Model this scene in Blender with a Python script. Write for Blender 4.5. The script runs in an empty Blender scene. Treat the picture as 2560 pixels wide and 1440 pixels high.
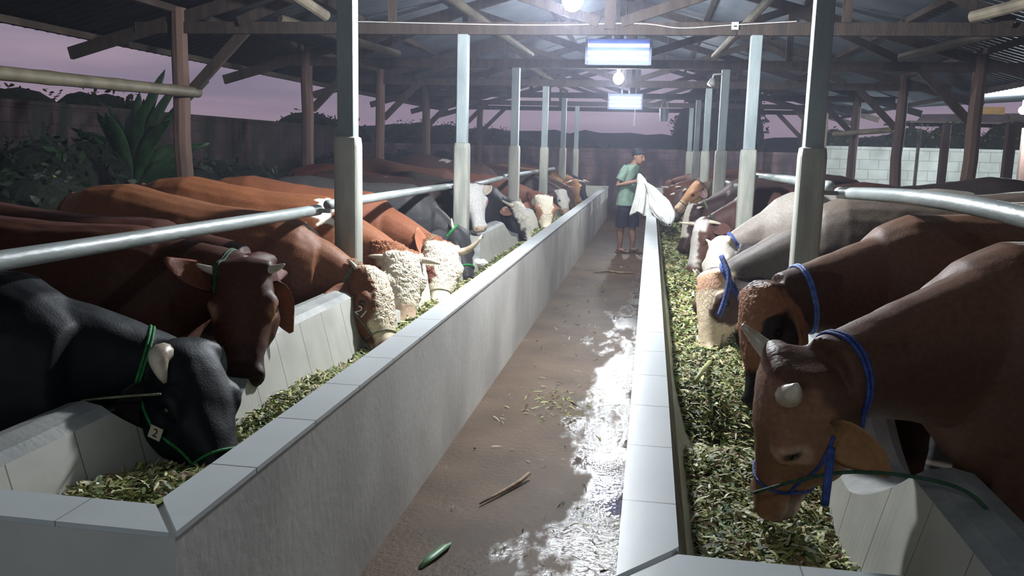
import bpy, math, random
import numpy as np
from mathutils import Vector, Matrix, noise
random.seed(7); RNG = np.random.default_rng(7)
scene = bpy.context.scene
COL = scene.collection
PI = math.pi

# ------------------------------------------------------------------ camera, world, exposure
F_PX = 2125.0; CAM_H = 1.6
_vy = np.array([1629-1280, -(382-720), -F_PX]); _vy /= np.linalg.norm(_vy)
_vz = -np.array([960-1280, -(13750-720), -F_PX]); _vz /= np.linalg.norm(_vz)
_vz -= _vy*_vz.dot(_vy); _vz /= np.linalg.norm(_vz)
_vx = np.cross(_vy, _vz)
RW = np.array([_vx, _vy, _vz])
cd = bpy.data.cameras.new('camera'); cam = bpy.data.objects.new('camera', cd); COL.objects.link(cam)
cd.sensor_width = 36; cd.lens = 36*F_PX/2560; cd.clip_start = .05; cd.clip_end = 500
M4 = Matrix([[*RW[0], 0], [*RW[1], 0], [*RW[2], CAM_H], [0, 0, 0, 1]])
cam.matrix_world = M4
scene.camera = cam
def at(px, py, X=None, Y=None, Z=None):
    """world point seen at a photo position on the given plane (used only to measure the place)"""
    d = RW @ np.array([px-1280, -(py-720), -F_PX])
    t = X/d[0] if X is not None else (Y/d[1] if Y is not None else (Z-CAM_H)/d[2])
    return np.array([0, 0, CAM_H]) + d*t

scene.view_settings.view_transform = 'Standard'; scene.view_settings.look = 'None'
scene.view_settings.gamma = 1; scene.view_settings.use_curve_mapping = False
scene.view_settings.exposure = 0.0
try:
    scene.cycles.use_denoising = True
    scene.cycles.use_adaptive_sampling = True; scene.cycles.adaptive_threshold = .03; scene.cycles.adaptive_min_samples = 16
    scene.cycles.max_bounces = 5; scene.cycles.volume_bounces = 0; scene.cycles.diffuse_bounces = 3; scene.cycles.glossy_bounces = 3
    scene.cycles.sample_clamp_indirect = 4; scene.cycles.use_light_tree = True
except Exception: pass

W = bpy.data.worlds.new('dusk'); scene.world = W; W.use_nodes = True
def world():
    nt = W.node_tree; N = nt.nodes; L = nt.links; N.clear()
    out = N.new('ShaderNodeOutputWorld'); bg = N.new('ShaderNodeBackground'); L.new(bg.outputs[0], out.inputs[0])
    tc = N.new('ShaderNodeTexCoord'); sp = N.new('ShaderNodeSeparateXYZ'); L.new(tc.outputs['Generated'], sp.inputs[0])
    cr = N.new('ShaderNodeValToRGB'); L.new(sp.outputs[2], cr.inputs[0])
    e = cr.color_ramp.elements
    e[0].position = 0.0; e[0].color = (.30, .225, .285, 1)
    e[1].position = .16; e[1].color = (.31, .265, .34, 1)
    m = e.new(.5); m.color = (.11, .10, .15, 1)
    mp = N.new('ShaderNodeMapping'); mp.inputs['Scale'].default_value = (2.2, 2.2, 16); L.new(tc.outputs['Generated'], mp.inputs[0])
    no = N.new('ShaderNodeTexNoise'); no.inputs['Scale'].default_value = 1.6; no.inputs['Detail'].default_value = 4; L.new(mp.outputs[0], no.inputs[0])
    r2 = N.new('ShaderNodeValToRGB'); L.new(no.outputs[0], r2.inputs[0])
    r2.color_ramp.elements[0].position = .35; r2.color_ramp.elements[0].color = (.74, .77, .86, 1)
    r2.color_ramp.elements[1].position = .65; r2.color_ramp.elements[1].color = (1.1, 1.06, 1.06, 1)
    mx = N.new('ShaderNodeMixRGB'); mx.blend_type = 'MULTIPLY'; mx.inputs[0].default_value = 1
    L.new(cr.outputs[0], mx.inputs[1]); L.new(r2.outputs[0], mx.inputs[2]); L.new(mx.outputs[0], bg.inputs[0])
    ry = N.new('ShaderNodeMapRange'); L.new(sp.outputs[1], ry.inputs[0]); ry.inputs[1].default_value = .35; ry.inputs[2].default_value = -.35
    m2 = N.new('ShaderNodeMixRGB'); L.new(ry.outputs[0], m2.inputs[0]); L.new(mx.outputs[0], m2.inputs[1]); m2.inputs[2].default_value = (.20, .24, .27, 1); L.new(m2.outputs[0], bg.inputs[0])
    bg.inputs[1].default_value = 1.0
world()

LAMP_COL = (.90, .95, 1.0)
BULBS = [(-.57, 5.9, 2.60, 560), (-.50, 12.1, 2.60, 270), (-.50, 18.3, 2.60, 170), (-.60, -1.6, 2.75, 36)]  # last one is unseen, added behind the camera to light near trough ends

# ------------------------------------------------------------------ helpers
def tag(o, label=None, cat=None, group=None, kind=None):
    if label: o['label'] = label
    if cat: o['category'] = cat
    if group: o['group'] = group
    if kind: o['kind'] = kind
    return o
def empty(name, loc, label, cat, group=None):
    o = bpy.data.objects.new(name, None); o.location = loc; o.empty_display_size = .1; COL.objects.link(o)
    return tag(o, label, cat, group)

class MB:
    def __init__(s): s.v = []; s.f = []; s.mi = []
    def add(s, v, f, mi=0):
        n = len(s.v); s.v.extend([tuple(map(float, q)) for q in v]); s.f.extend([tuple(n+int(i) for i in q) for q in f]); s.mi.extend([mi]*len(f)); return s
    def box(s, x0, x1, y0, y1, z0, z1, mi=0):
        v = [(x0,y0,z0),(x1,y0,z0),(x1,y1,z0),(x0,y1,z0),(x0,y0,z1),(x1,y0,z1),(x1,y1,z1),(x0,y1,z1)]
        return s.add(v, [(0,3,2,1),(4,5,6,7),(0,1,5,4),(1,2,6,5),(2,3,7,6),(3,0,4,7)], mi)
    def beam(s, p, q, w, h, up=(0,0,1), mi=0):
        p = Vector(p); q = Vector(q); d = (q-p).normalized(); up = Vector(up)
        sd = d.cross(up)
        if sd.length < 1e-4: sd = d.cross(Vector((1,0,0)))
        sd.normalize(); u = sd.cross(d).normalized()
        v = []
        for c in (p, q):
            for a, b in ((-1,-1),(1,-1),(1,1),(-1,1)): v.append(c+sd*a*w/2+u*b*h/2)
        return s.add(v, [(0,1,2,3),(7,6,5,4),(0,4,5,1),(1,5,6,2),(2,6,7,3),(3,7,4,0)], mi)
    def tube(s, pts, r, n=10, mi=0, cap=True):
        v, f = tube_geo(pts, r, n, cap); return s.add(v, f, mi)
    def prism(s, poly, z0, z1, mi=0):
        n = len(poly); v = [(x, y, z0) for x, y in poly]+[(x, y, z1) for x, y in poly]
        f = [tuple(range(n-1, -1, -1)), tuple(range(n, 2*n))]+[(i, (i+1) % n, n+(i+1) % n, n+i) for i in range(n)]
        return s.add(v, f, mi)
    def build(s, name, mats, parent=None, smooth=False, loc=None, bevel=0):
        me = bpy.data.meshes.new(name); me.from_pydata(s.v, [], s.f)
        for m in (mats if isinstance(mats, (list, tuple)) else [mats]): me.materials.append(m)
        me.polygons.foreach_set('material_index', s.mi)
        me.update()
        import bmesh
        b = bmesh.new(); b.from_mesh(me); bmesh.ops.recalc_face_normals(b, faces=b.faces)
        if bevel: bmesh.ops.bevel(b, geom=list(b.edges), offset=bevel, segments=2, affect='EDGES', profile=.5)
        b.to_mesh(me); b.free()
        if smooth: me.polygons.foreach_set('use_smooth', [True]*len(me.polygons))
        o = bpy.data.objects.new(name, me); COL.objects.link(o)
        if loc is not None: 
            o.location = loc
            me.transform(Matrix.Translation(-Vector(loc)))
        if parent: 
            o.parent = parent
            if parent.type == 'EMPTY' or True:
                o.matrix_parent_inverse = Matrix.Translation(-wloc(parent))
        return o
def wloc(o):
    v = Vector(o.location)
    p = o.parent
    if p is not None: return v
    return v

def tube_geo(pts, r, n=10, cap=True):
    pts = [Vector(p) for p in pts]; m = len(pts)
    rr = r if isinstance(r, (list, tuple, np.ndarray)) else [r]*m
    T = []
    for i in range(m):
        a = pts[max(i-1, 0)]; b = pts[min(i+1, m-1)]; t = b-a
        T.append(t.normalized() if t.length > 1e-9 else Vector((0,0,1)))
    ref = Vector((0,0,1)) if abs(T[0].z) < .9 else Vector((1,0,0))
    u = (ref - T[0]*ref.dot(T[0])).normalized()
    v = []; f = []
    for i in range(m):
        u = (u - T[i]*u.dot(T[i]))
        u = u.normalized() if u.length > 1e-6 else T[i].orthogonal().normalized()
        w = T[i].cross(u)
        for k in range(n):
            a = 2*PI*k/n; v.append(pts[i]+(u*math.cos(a)+w*math.sin(a))*rr[i])
    for i in range(m-1):
        for k in range(n):
            a = i*n+k; b = i*n+(k+1) % n; f.append((a, b, b+n, a+n))
    if cap: f.append(tuple(range(n-1, -1, -1))); f.append(tuple(range((m-1)*n, m*n)))
    return v, f
def bez(p0, p1, p2, n=10):
    p0, p1, p2 = map(Vector, (p0, p1, p2))
    return [p0*(1-t)**2+p1*2*t*(1-t)+p2*t*t for t in [i/(n-1) for i in range(n)]]
def catmull(pts, n=6):
    P = [Vector(p) for p in pts]; P = [P[0]*2-P[1]]+P+[P[-1]*2-P[-2]]; out = []
    for i in range(1, len(P)-2):
        for k in range(n):
            t = k/n; a, b, c, d = P[i-1:i+3]
            out.append(.5*((2*b)+(c-a)*t+(2*a-5*b+4*c-d)*t*t+(3*b-a-3*c+d)*t**3))
    out.append(P[-2]); return out
def loft(secs, n=24):
    """sections: (centre, side, up, half width, top, bottom, exponent)"""
    v = []; f = []
    for c, sd, up, w, tp, bt, ex in secs:
        c = np.array(c, float); sd = np.array(sd, float); up = np.array(up, float)
        for k in range(n):
            a = 2*PI*k/n; ca, sa = math.cos(a), math.sin(a)
            x = math.copysign(abs(ca)**(2/ex), ca)*w; y = math.copysign(abs(sa)**(2/ex), sa)
            y = y*tp if y > 0 else y*bt
            v.append(c+sd*x+up*y)
    m = len(secs)
    for i in range(m-1):
        for k in range(n):
            a = i*n+k; b = i*n+(k+1) % n; f.append((a, b, b+n, a+n))
    f.append(tuple(range(n-1, -1, -1))); f.append(tuple(range((m-1)*n, m*n)))
    return v, f
def nrm(v): v = np.array(v, float); return v/np.linalg.norm(v)

# ------------------------------------------------------------------ materials
def mat(name, c1, c2=None, rough=.7, scale=4, detail=5, bump=0, bscale=None, metal=0, spec=.5, stretch=(1,1,1), lo=.35, hi=.65, sheen=0, coord='Object'):
    m = bpy.data.materials.new(name); m.use_nodes = True; nt = m.node_tree; N = nt.nodes; L = nt.links
    b = N['Principled BSDF']; b.inputs['Roughness'].default_value = rough; b.inputs['Metallic'].default_value = metal
    b.inputs['Specular IOR Level'].default_value = spec
    if sheen: b.inputs['Sheen Weight'].default_value = sheen
    tc = N.new('ShaderNodeTexCoord'); mp = N.new('ShaderNodeMapping'); mp.inputs['Scale'].default_value = stretch
    L.new(tc.outputs[coord], mp.inputs[0])
    no = N.new('ShaderNodeTexNoise'); no.inputs['Scale'].default_value = scale; no.inputs['Detail'].default_value = detail
    L.new(mp.outputs[0], no.inputs[0])
    cr = N.new('ShaderNodeValToRGB'); L.new(no.outputs[0], cr.inputs[0])
    c2 = c2 or tuple(x*.7 for x in c1)
    cr.color_ramp.elements[0].position = lo; cr.color_ramp.elements[0].color = (*c2, 1)
    cr.color_ramp.elements[1].position = hi; cr.color_ramp.elements[1].color = (*c1, 1)
    L.new(cr.outputs[0], b.inputs['Base Color'])
    if bump:
        n2 = N.new('ShaderNodeTexNoise'); n2.inputs['Scale'].default_value = bscale or scale*5; n2.inputs['Detail'].default_value = 6
        L.new(mp.outputs[0], n2.inputs[0]); bp = N.new('ShaderNodeBump'); bp.inputs['Strength'].default_value = bump; bp.inputs['Distance'].default_value = .02
        L.new(n2.outputs[0], bp.inputs['Height']); L.new(bp.outputs[0], b.inputs['Normal'])
    m['_c'] = 1
    return m
def nd(m): return m.node_tree.nodes, m.node_tree.links, m.node_tree.nodes['Principled BSDF']
def math_node(N, L, op, a, b=None, clamp=False):
    n = N.new('ShaderNodeMath'); n.operation = op; n.use_clamp = clamp
    for i, x in enumerate((a, b)):
        if x is None: continue
        if isinstance(x, (int, float)): n.inputs[i].default_value = x
        else: L.new(x, n.inputs[i])
    return n.outputs[0]
def add_joints(m, axis, period, width, col=(.12,.12,.11), off=0.0):
    """dark mortar joints every `period` metres along the axis"""
    N, L, b = nd(m)
    src = b.inputs['Base Color'].links[0].from_socket
    g = N.new('ShaderNodeNewGeometry'); sp = N.new('ShaderNodeSeparateXYZ'); L.new(g.outputs['Position'], sp.inputs[0])
    a = math_node(N, L, 'ADD', sp.outputs[axis], 100*period-off)
    a = math_node(N, L, 'MODULO', a, period)
    a = math_node(N, L, 'LESS_THAN', a, width)
    mx = N.new('ShaderNodeMixRGB'); L.new(a, mx.inputs[0]); L.new(src, mx.inputs[1]); mx.inputs[2].default_value = (*col, 1)
    L.new(mx.outputs[0], b.inputs['Base Color'])
def emit(name, col, s):
    m = bpy.data.materials.new(name); m.use_nodes = True; b = m.node_tree.nodes['Principled BSDF']
    b.inputs['Base Color'].default_value = (.9, .9, .9, 1)
    b.inputs['Emission Color'].default_value = (*col, 1); b.inputs['Emission Strength'].default_value = s; return m
def attr_mat(name, attr='coat', rough=.6, noise_s=60, var=.25, bump=.2, bscale=140, sheen=0, spec=.4, curl=False):
    m = bpy.data.materials.new(name); m.use_nodes = True; N, L, b = nd(m)
    b.inputs['Roughness'].default_value = rough; b.inputs['Specular IOR Level'].default_value = spec
    if sheen: b.inputs['Sheen Weight'].default_value = sheen; b.inputs['Sheen Roughness'].default_value = .4
    at_ = N.new('ShaderNodeAttribute'); at_.attribute_name = attr
    tc = N.new('ShaderNodeTexCoord'); no = N.new('ShaderNodeTexNoise'); no.inputs['Scale'].default_value = noise_s; no.inputs['Detail'].default_value = 4
    L.new(tc.outputs['Object'], no.inputs[0])
    r = N.new('ShaderNodeMapRange'); L.new(no.outputs[0], r.inputs[0]); r.inputs[1].default_value = .3; r.inputs[2].default_value = .7
    r.inputs[3].default_value = 1-var; r.inputs[4].default_value = 1+var*.6
    mx = N.new('ShaderNodeVectorMath'); mx.operation = 'SCALE'; L.new(at_.outputs['Color'], mx.inputs[0]); L.new(r.outputs[0], mx.inputs['Scale'])
    L.new(mx.outputs[0], b.inputs['Base Color'])
    n2 = N.new('ShaderNodeTexNoise'); n2.inputs['Scale'].default_value = bscale; n2.inputs['Detail'].default_value = 4; L.new(tc.outputs['Object'], n2.inputs[0])
    bp = N.new('ShaderNodeBump'); bp.inputs['Strength'].default_value = bump; bp.inputs['Distance'].default_value = .004
    L.new(n2.outputs[0], bp.inputs['Height']); last = bp
    if curl:
        wv = N.new('ShaderNodeTexWave'); wv.inputs['Scale'].default_value = 11; wv.inputs['Distortion'].default_value = 14; wv.inputs['Detail'].default_value = 2
        wv.inputs['Detail Scale'].default_value = 2.2; L.new(tc.outputs['Object'], wv.inputs[0])
        b2 = N.new('ShaderNodeBump'); b2.inputs['Distance'].default_value = .012
        L.new(math_node(N, L, 'MULTIPLY', at_.outputs['Alpha'], .6), b2.inputs['Strength'])
        L.new(wv.outputs['Fac'], b2.inputs['Height']); L.new(bp.outputs[0], b2.inputs['Normal']); last = b2
    L.new(last.outputs[0], b.inputs['Normal'])
    return m

M = {}
M['concrete'] = mat('trough_concrete', (.62,.60,.56), (.42,.40,.375), .7, 1.6, 9, .08, 30, stretch=(1,1,.8))
M['post'] = mat('painted_concrete', (.30,.345,.35), (.19,.23,.24), .55, 5, 6, .2, 30, stretch=(1,1,.35))
M['casing'] = mat('casing_concrete', (.44,.43,.37), (.24,.25,.22), .55, 6, 7, .25, 28, stretch=(1,1,.25))
M['tile'] = mat('white_cap_tile', (.66,.69,.69), (.60,.63,.63), .28, 3, 3, .02, 40)
add_joints(M['tile'], 1, .413, .006, (.16,.16,.15), off=1.62)
M['tile_x'] = mat('white_end_tile', (.66,.69,.69), (.60,.63,.63), .28, 3, 3, .02, 40)
add_joints(M['tile_x'], 0, .413, .004, (.3,.3,.28), off=-1.30)
M['lining'] = mat('white_lining_tile', (.60,.59,.53), (.50,.49,.44), .3, 5, 6, .03, 40, lo=.3, hi=.6)
add_joints(M['lining'], 1, .275, .005, (.25,.2,.14), off=1.9)
M['lining_edge'] = mat('rounded_cement_edge', (.38,.38,.35), (.24,.25,.24), .6, 6, 6, .2, 40)
M['inner'] = mat('inner_cement', (.27,.24,.20), (.15,.13,.11), .7, 6, 6, .2, 40)
M['wood'] = mat('weathered_wood', (.055,.037,.026), (.028,.019,.015), .8, 3, 6, .35, 20, stretch=(6,1,1))
M['log'] = mat('rough_log', (.15,.088,.068), (.075,.045,.036), .85, 4, 6, .5, 22, stretch=(1,1,.2))
M['fixture'] = mat('blue_grey_enamel', (.30,.34,.52), (.24,.28,.45), .4)
M['palewood'] = mat('pale_brace_wood', (.24,.205,.145), (.15,.125,.09), .7, 6, 5, .2, 30)
M['bamboo'] = mat('bamboo', (.16,.135,.09), (.09,.075,.05), .55, 5, 5, .2, 20)
M['pipe'] = mat('galvanised_pipe', (.34,.37,.36), (.22,.25,.24), .45, 9, 6, .15, 50, metal=.1, stretch=(1,.3,1))
M['roof'] = mat('zinc_sheet', (.15,.175,.20), (.095,.11,.13), .55, 1.5, 6, .1, 20, metal=.1)
M['rubber'] = mat('black_rubber', (.02,.02,.02), (.01,.01,.01), .7)
M['white_plastic'] = mat('white_plastic', (.75,.75,.73), (.65,.65,.63), .4)
M['grey_plastic'] = mat('grey_plastic', (.22,.25,.28), (.15,.17,.2), .5)
M['horn'] = mat('ivory_horn', (.68,.60,.48), (.42,.33,.24), .32, 14, 4, .15, 60)
M['eye'] = mat('dark_eye', (.012,.008,.006), (.006,.004,.004), .08, spec=.8)
M['hoof'] = mat('dark_hoof', (.05,.04,.035), (.02,.018,.015), .5)
M['green_rope'] = mat('green_rope', (.03,.28,.07), (.015,.16,.04), .6, 40, 3, .5, 200)
M['dull_rope'] = mat('dull_green_rope', (.25,.27,.15), (.14,.15,.08), .7, 40, 3, .5, 200)
M['dark_rope'] = mat('dark_green_rope', (.03,.09,.045), (.015,.05,.025), .7, 40, 3, .5, 200)
M['blue_rope'] = mat('blue_rope', (.05,.10,.38), (.025,.05,.20), .6, 40, 3, .5, 200)
M['blue_band'] = mat('bright_blue_band', (.13,.25,.65), (.07,.13,.42), .5, 40, 3, .4, 200)
M['coat'] = attr_mat('cattle_coat', spec=.22, rough=.55, var=.18, sheen=.0, curl=True, bump=.3)
M['skin'] = attr_mat('brown_skin', rough=.5, var=.08, bump=.1)
M['shirt'] = mat('sage_shirt', (.19,.28,.22), (.13,.20,.155), .85, 8, 5, .4, 14)
M['shorts'] = mat('navy_shorts', (.008,.010,.028), (.005,.006,.016), .85, 8, 5, .4, 18)
M['hair'] = mat('black_hair', (.02,.022,.035), (.008,.009,.015), .5, 60, 3, .6, 120)
M['sandal'] = mat('brown_sandal', (.12,.07,.05), (.07,.04,.03), .6)
M['sack'] = mat('white_woven_sack', (.74,.74,.70), (.58,.58,.54), .7, 9, 5, .5, 18)
M['chip'] = attr_mat('chopped_fodder', attr='tint', rough=.6, var=.2, bump=.2, noise_s=30)
M['leafg'] = attr_mat('garden_leaf', attr='tint', rough=.5, var=.25, bump=.2, noise_s=20)
M['earth'] = mat('dark_earth', (.06,.05,.035), (.03,.026,.02), .95, 2, 6, .5, 10)
M['stem'] = mat('plant_stem', (.07,.08,.04), (.04,.045,.025), .8)
M['stick'] = mat('dry_stalk', (.30,.21,.12), (.16,.10,.06), .7, 20, 4, .3)
M['beige_tag'] = mat('cream_ear_tag', (.62,.55,.42), (.5,.43,.33), .5)
M['ink'] = mat('black_ink', (.02,.02,.02), (.015,.015,.015), .6)
M['chalk'] = mat('chalk_white', (.8,.78,.74), (.7,.68,.64), .7)

# floor: wet brown concrete with puddles, the wet band is by the right trough
def floor_mat():
    m = mat('wet_corridor_concrete', (.108,.072,.048), (.068,.047,.032), .6, 2.2, 9); N, L, b = nd(m)
    g = N.new('ShaderNodeNewGeometry'); sp = N.new('ShaderNodeSeparateXYZ'); L.new(g.outputs['Position'], sp.inputs[0])
    mp = N.new('ShaderNodeMapping'); mp.inputs['Scale'].default_value = (2.6, 1.0, 1); L.new(g.outputs['Position'], mp.inputs[0])
    n1 = N.new('ShaderNodeTexNoise'); n1.inputs['Scale'].default_value = 1.15; n1.inputs['Detail'].default_value = 5; n1.inputs['Roughness'].default_value = .62; L.new(mp.outputs[0], n1.inputs[0])
    # band weight grows towards the right wall, fades beyond nine metres
    bx = math_node(N, L, 'MULTIPLY', math_node(N, L, 'ADD', sp.outputs[0], .55, True), .75)
    fy = N.new('ShaderNodeMapRange'); L.new(sp.outputs[1], fy.inputs[0]); fy.inputs[1].default_value = 6.5; fy.inputs[2].default_value = 12; fy.inputs[3].default_value = 0; fy.inputs[4].default_value = .22
    s = math_node(N, L, 'SUBTRACT', math_node(N, L, 'ADD', n1.outputs[0], bx), fy.outputs[0])
    wr = N.new('ShaderNodeMapRange'); L.new(s, wr.inputs[0]); wr.inputs[1].default_value = .64; wr.inputs[2].default_value = .72
    wet = wr.outputs[0]
    src = b.inputs['Base Color'].links[0].from_socket
    dk = N.new('ShaderNodeMixRGB'); dk.blend_type = 'MULTIPLY'; L.new(wet, dk.inputs[0]); L.new(src, dk.inputs[1]); dk.inputs[2].default_value = (.62, .58, .55, 1)
    # pale dried stains
    n4 = N.new('ShaderNodeTexNoise'); n4.inputs['Scale'].default_value = 3.2; n4.inputs['Detail'].default_value = 8; L.new(g.outputs['Position'], n4.inputs[0])
    st = N.new('ShaderNodeMapRange'); L.new(n4.outputs[0], st.inputs[0]); st.inputs[1].default_value = .6; st.inputs[2].default_value = .75; st.inputs[4].default_value = .35
    pm = N.new('ShaderNodeMixRGB'); L.new(st.outputs[0], pm.inputs[0]); L.new(dk.outputs[0], pm.inputs[1]); pm.inputs[2].default_value = (.15, .115, .085, 1)
    L.new(pm.outputs[0], b.inputs['Base Color'])
    sr = N.new('ShaderNodeMapRange'); L.new(wet, sr.inputs[0]); sr.inputs[3].default_value = .10; sr.inputs[4].default_value = .6; L.new(sr.outputs[0], b.inputs['Specular IOR Level'])
    rr = N.new('ShaderNodeMapRange'); L.new(wet, rr.inputs[0]); rr.inputs[3].default_value = .55; rr.inputs[4].default_value = .07
    L.new(rr.outputs[0], b.inputs['Roughness'])
    n2 = N.new('ShaderNodeTexNoise'); n2.inputs['Scale'].default_value = 34; n2.inputs['Detail'].default_value = 4; n2.inputs['Roughness'].default_value = .6; L.new(g.outputs['Position'], n2.inputs[0])
    bp = N.new('ShaderNodeBump'); bp.inputs['Strength'].default_value = .8; bp.inputs['Distance'].default_value = .007
    # smooth mirror patches where the water stands deeper
    n3 = N.new('ShaderNodeTexNoise'); n3.inputs['Scale'].default_value = 1.7; n3.inputs['Detail'].default_value = 2; L.new(g.outputs['Position'], n3.inputs[0])
    dp = N.new('ShaderNodeMapRange'); L.new(n3.outputs[0], dp.inputs[0]); dp.inputs[1].default_value = .5; dp.inputs[2].default_value = .6; dp.inputs[3].default_value = 1; dp.inputs[4].default_value = .22
    L.new(math_node(N, L, 'MULTIPLY', n2.outputs[0], dp.outputs[0]), bp.inputs['Height']); L.new(bp.outputs[0], b.inputs['Normal'])
    return m
M['floor'] = floor_mat()
def block_mat(name, c1, c2, joint, bw=.40, bh=.20, axis='x', moss=None):
    m = mat(name, c1, c2, .85, 1.6, 8, .3, 12); N, L, b = nd(m)
    src = b.inputs['Base Color'].links[0].from_socket
    g = N.new('ShaderNodeNewGeometry'); sp = N.new('ShaderNodeSeparateXYZ'); L.new(g.outputs['Position'], sp.inputs[0])
    cb = N.new('ShaderNodeCombineXYZ'); L.new(sp.outputs[0 if axis == 'x' else 1], cb.inputs[0]); L.new(sp.outputs[2], cb.inputs[1])
    br = N.new('ShaderNodeTexBrick'); L.new(cb.outputs[0], br.inputs[0]); br.inputs['Scale'].default_value = 1
    br.inputs['Brick Width'].default_value = bw; br.inputs['Row Height'].default_value = bh; br.inputs['Mortar Size'].default_value = .008
    br.inputs['Color1'].default_value = (1,1,1,1); br.inputs['Color2'].default_value = (.86,.86,.86,1); br.inputs['Mortar'].default_value = (*joint, 1)
    mx = N.new('ShaderNodeMixRGB'); mx.blend_type = 'MULTIPLY'; mx.inputs[0].default_value = 1; L.new(src, mx.inputs[1]); L.new(br.outputs[0], mx.inputs[2])
    last = mx.outputs[0]
    if moss:
        no = N.new('ShaderNodeTexNoise'); no.inputs['Scale'].default_value = 1.3; no.inputs['Detail'].default_value = 8; mp = N.new('ShaderNodeMapping'); mp.inputs['Scale'].default_value = (2, 2, .6)
        L.new(g.outputs['Position'], mp.inputs[0]); L.new(mp.outputs[0], no.inputs[0])
        r = N.new('ShaderNodeMapRange'); L.new(no.outputs[0], r.inputs[0]); r.inputs[1].default_value = .42; r.inputs[2].default_value = .6
        m2 = N.new('ShaderNodeMixRGB'); L.new(r.outputs[0], m2.inputs[0]); L.new(last, m2.inputs[1]); m2.inputs[2].default_value = (*moss, 1); last = m2.outputs[0]
    L.new(last, b.inputs['Base Color']); return m
M['wall_dark'] = block_mat('mossy_block_wall', (.10,.065,.065), (.045,.03,.035), (.45,.4,.4), axis='y', moss=(.03,.035,.025))
M['wall_back'] = block_mat('stained_block_wall', (.36,.23,.23), (.11,.07,.085), (.5,.45,.45), moss=(.08,.055,.065))
M['wall_white'] = block_mat('whitewashed_block_wall', (.78,.80,.76), (.5,.52,.48), (.5,.5,.47), bw=.5, bh=.26)

# ------------------------------------------------------------------ structure
Y0, Y1 = 1.64, 21.34
def ground():
    mb = MB(); mb.box(-30, 34, -8, 60, -.35, -.12)
    o = mb.build('ground', M['earth']); tag(o, kind='structure')
    mb = MB(); mb.box(-1.2, .20, -3, 24.0, -.12, 0); o = mb.build('floor', M['floor']); tag(o, kind='structure')
    for s, x0, x1 in (('left', -5.0, -1.6), ('right', .70, 4.3)):
        mb = MB(); mb.box(x0, x1, -3, 23.2, -.12, -.01)
        o = mb.build('floor_'+s, mat('stall_floor_'+s, (.10,.08,.06), (.05,.04,.03), .7, 3, 7, .4)); tag(o, kind='structure')
ground()
def perimeter():
    mb = MB(); mb.box(-8.7, -8.5, -4, 24.2, -.12, 2.05); mb.box(-8.72, -8.48, -4, 24.2, 2.05, 2.10)
    tag(mb.build('wall_left', M['wall_dark']), kind='structure')
    mb = MB(); mb.box(-8.7, 4.4, 24.2, 24.4, -.12, 1.70); tag(mb.build('wall_back', M['wall_back']), kind='structure')
    mb = MB(); mb.box(4.4, 15, 24.2, 24.4, -.12, 1.90); tag(mb.build('wall_far', M['wall_white']), kind='structure')
perimeter()

# ---- roof
RX, RZ, EXL, EXR, EZ = -.43, 4.12, -5.85, 5.0, 2.62
def roof_z(x): return RZ-(RX-x)*(RZ-EZ)/(RX-EXL) if x < RX else RZ-(x-RX)*(RZ-EZ)/(EXR-RX)
def roof():
    for s, xe in (('left', EXL), ('right', EXR)):
        ys = np.arange(-1.5, 23.6, .019*2)
        v = []; f = []
        for i, y in enumerate(ys):
            h = .012*math.sin(2*PI*y/.152)
            v += [(RX, y, RZ+h), (xe, y, EZ+h)]
        n = len(ys)
        for i in range(n-1): f.append((2*i, 2*i+2, 2*i+3, 2*i+1))
        mb = MB(); mb.add(v, f); o = mb.build('roof_'+s, M['roof'], smooth=True)
        sm = o.modifiers.new('thick', 'SOLIDIFY'); sm.thickness = .004
        tag(o, kind='structure')
    for i, t in enumerate((.03, .22, .41, .60, .79, .965)):
        for s, xe in (('left', EXL), ('right', EXR)):
            x = RX+(xe-RX)*t; z = roof_z(x)-.05
            mb = MB(); mb.box(x-.03, x+.03, -1.5, 23.5, z-.035, z+.03)
            o = mb.build('purlin', M['wood'])
            nm = ['ridge', 'second', 'third', 'fourth', 'fifth', 'eaves'][i]
            tag(o, f'dark timber purlin under the {s} roof slope, {nm} one counted down from the ridge', 'purlin', 'purlins along the roof')
roof()
v = [(4.95, -1, 2.80), (13.5, -1, 3.42), (13.5, 23.8, 3.42), (4.95, 23.8, 2.80)]
mb = MB(); mb.add(v+[(x, y, z+.03) for x, y, z in v], [(0,1,2,3),(7,6,5,4),(0,4,5,1),(1,5,6,2),(2,6,7,3),(3,7,4,0)])
tag(mb.build('roof_neighbour', M['roof']), kind='structure')

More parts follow.
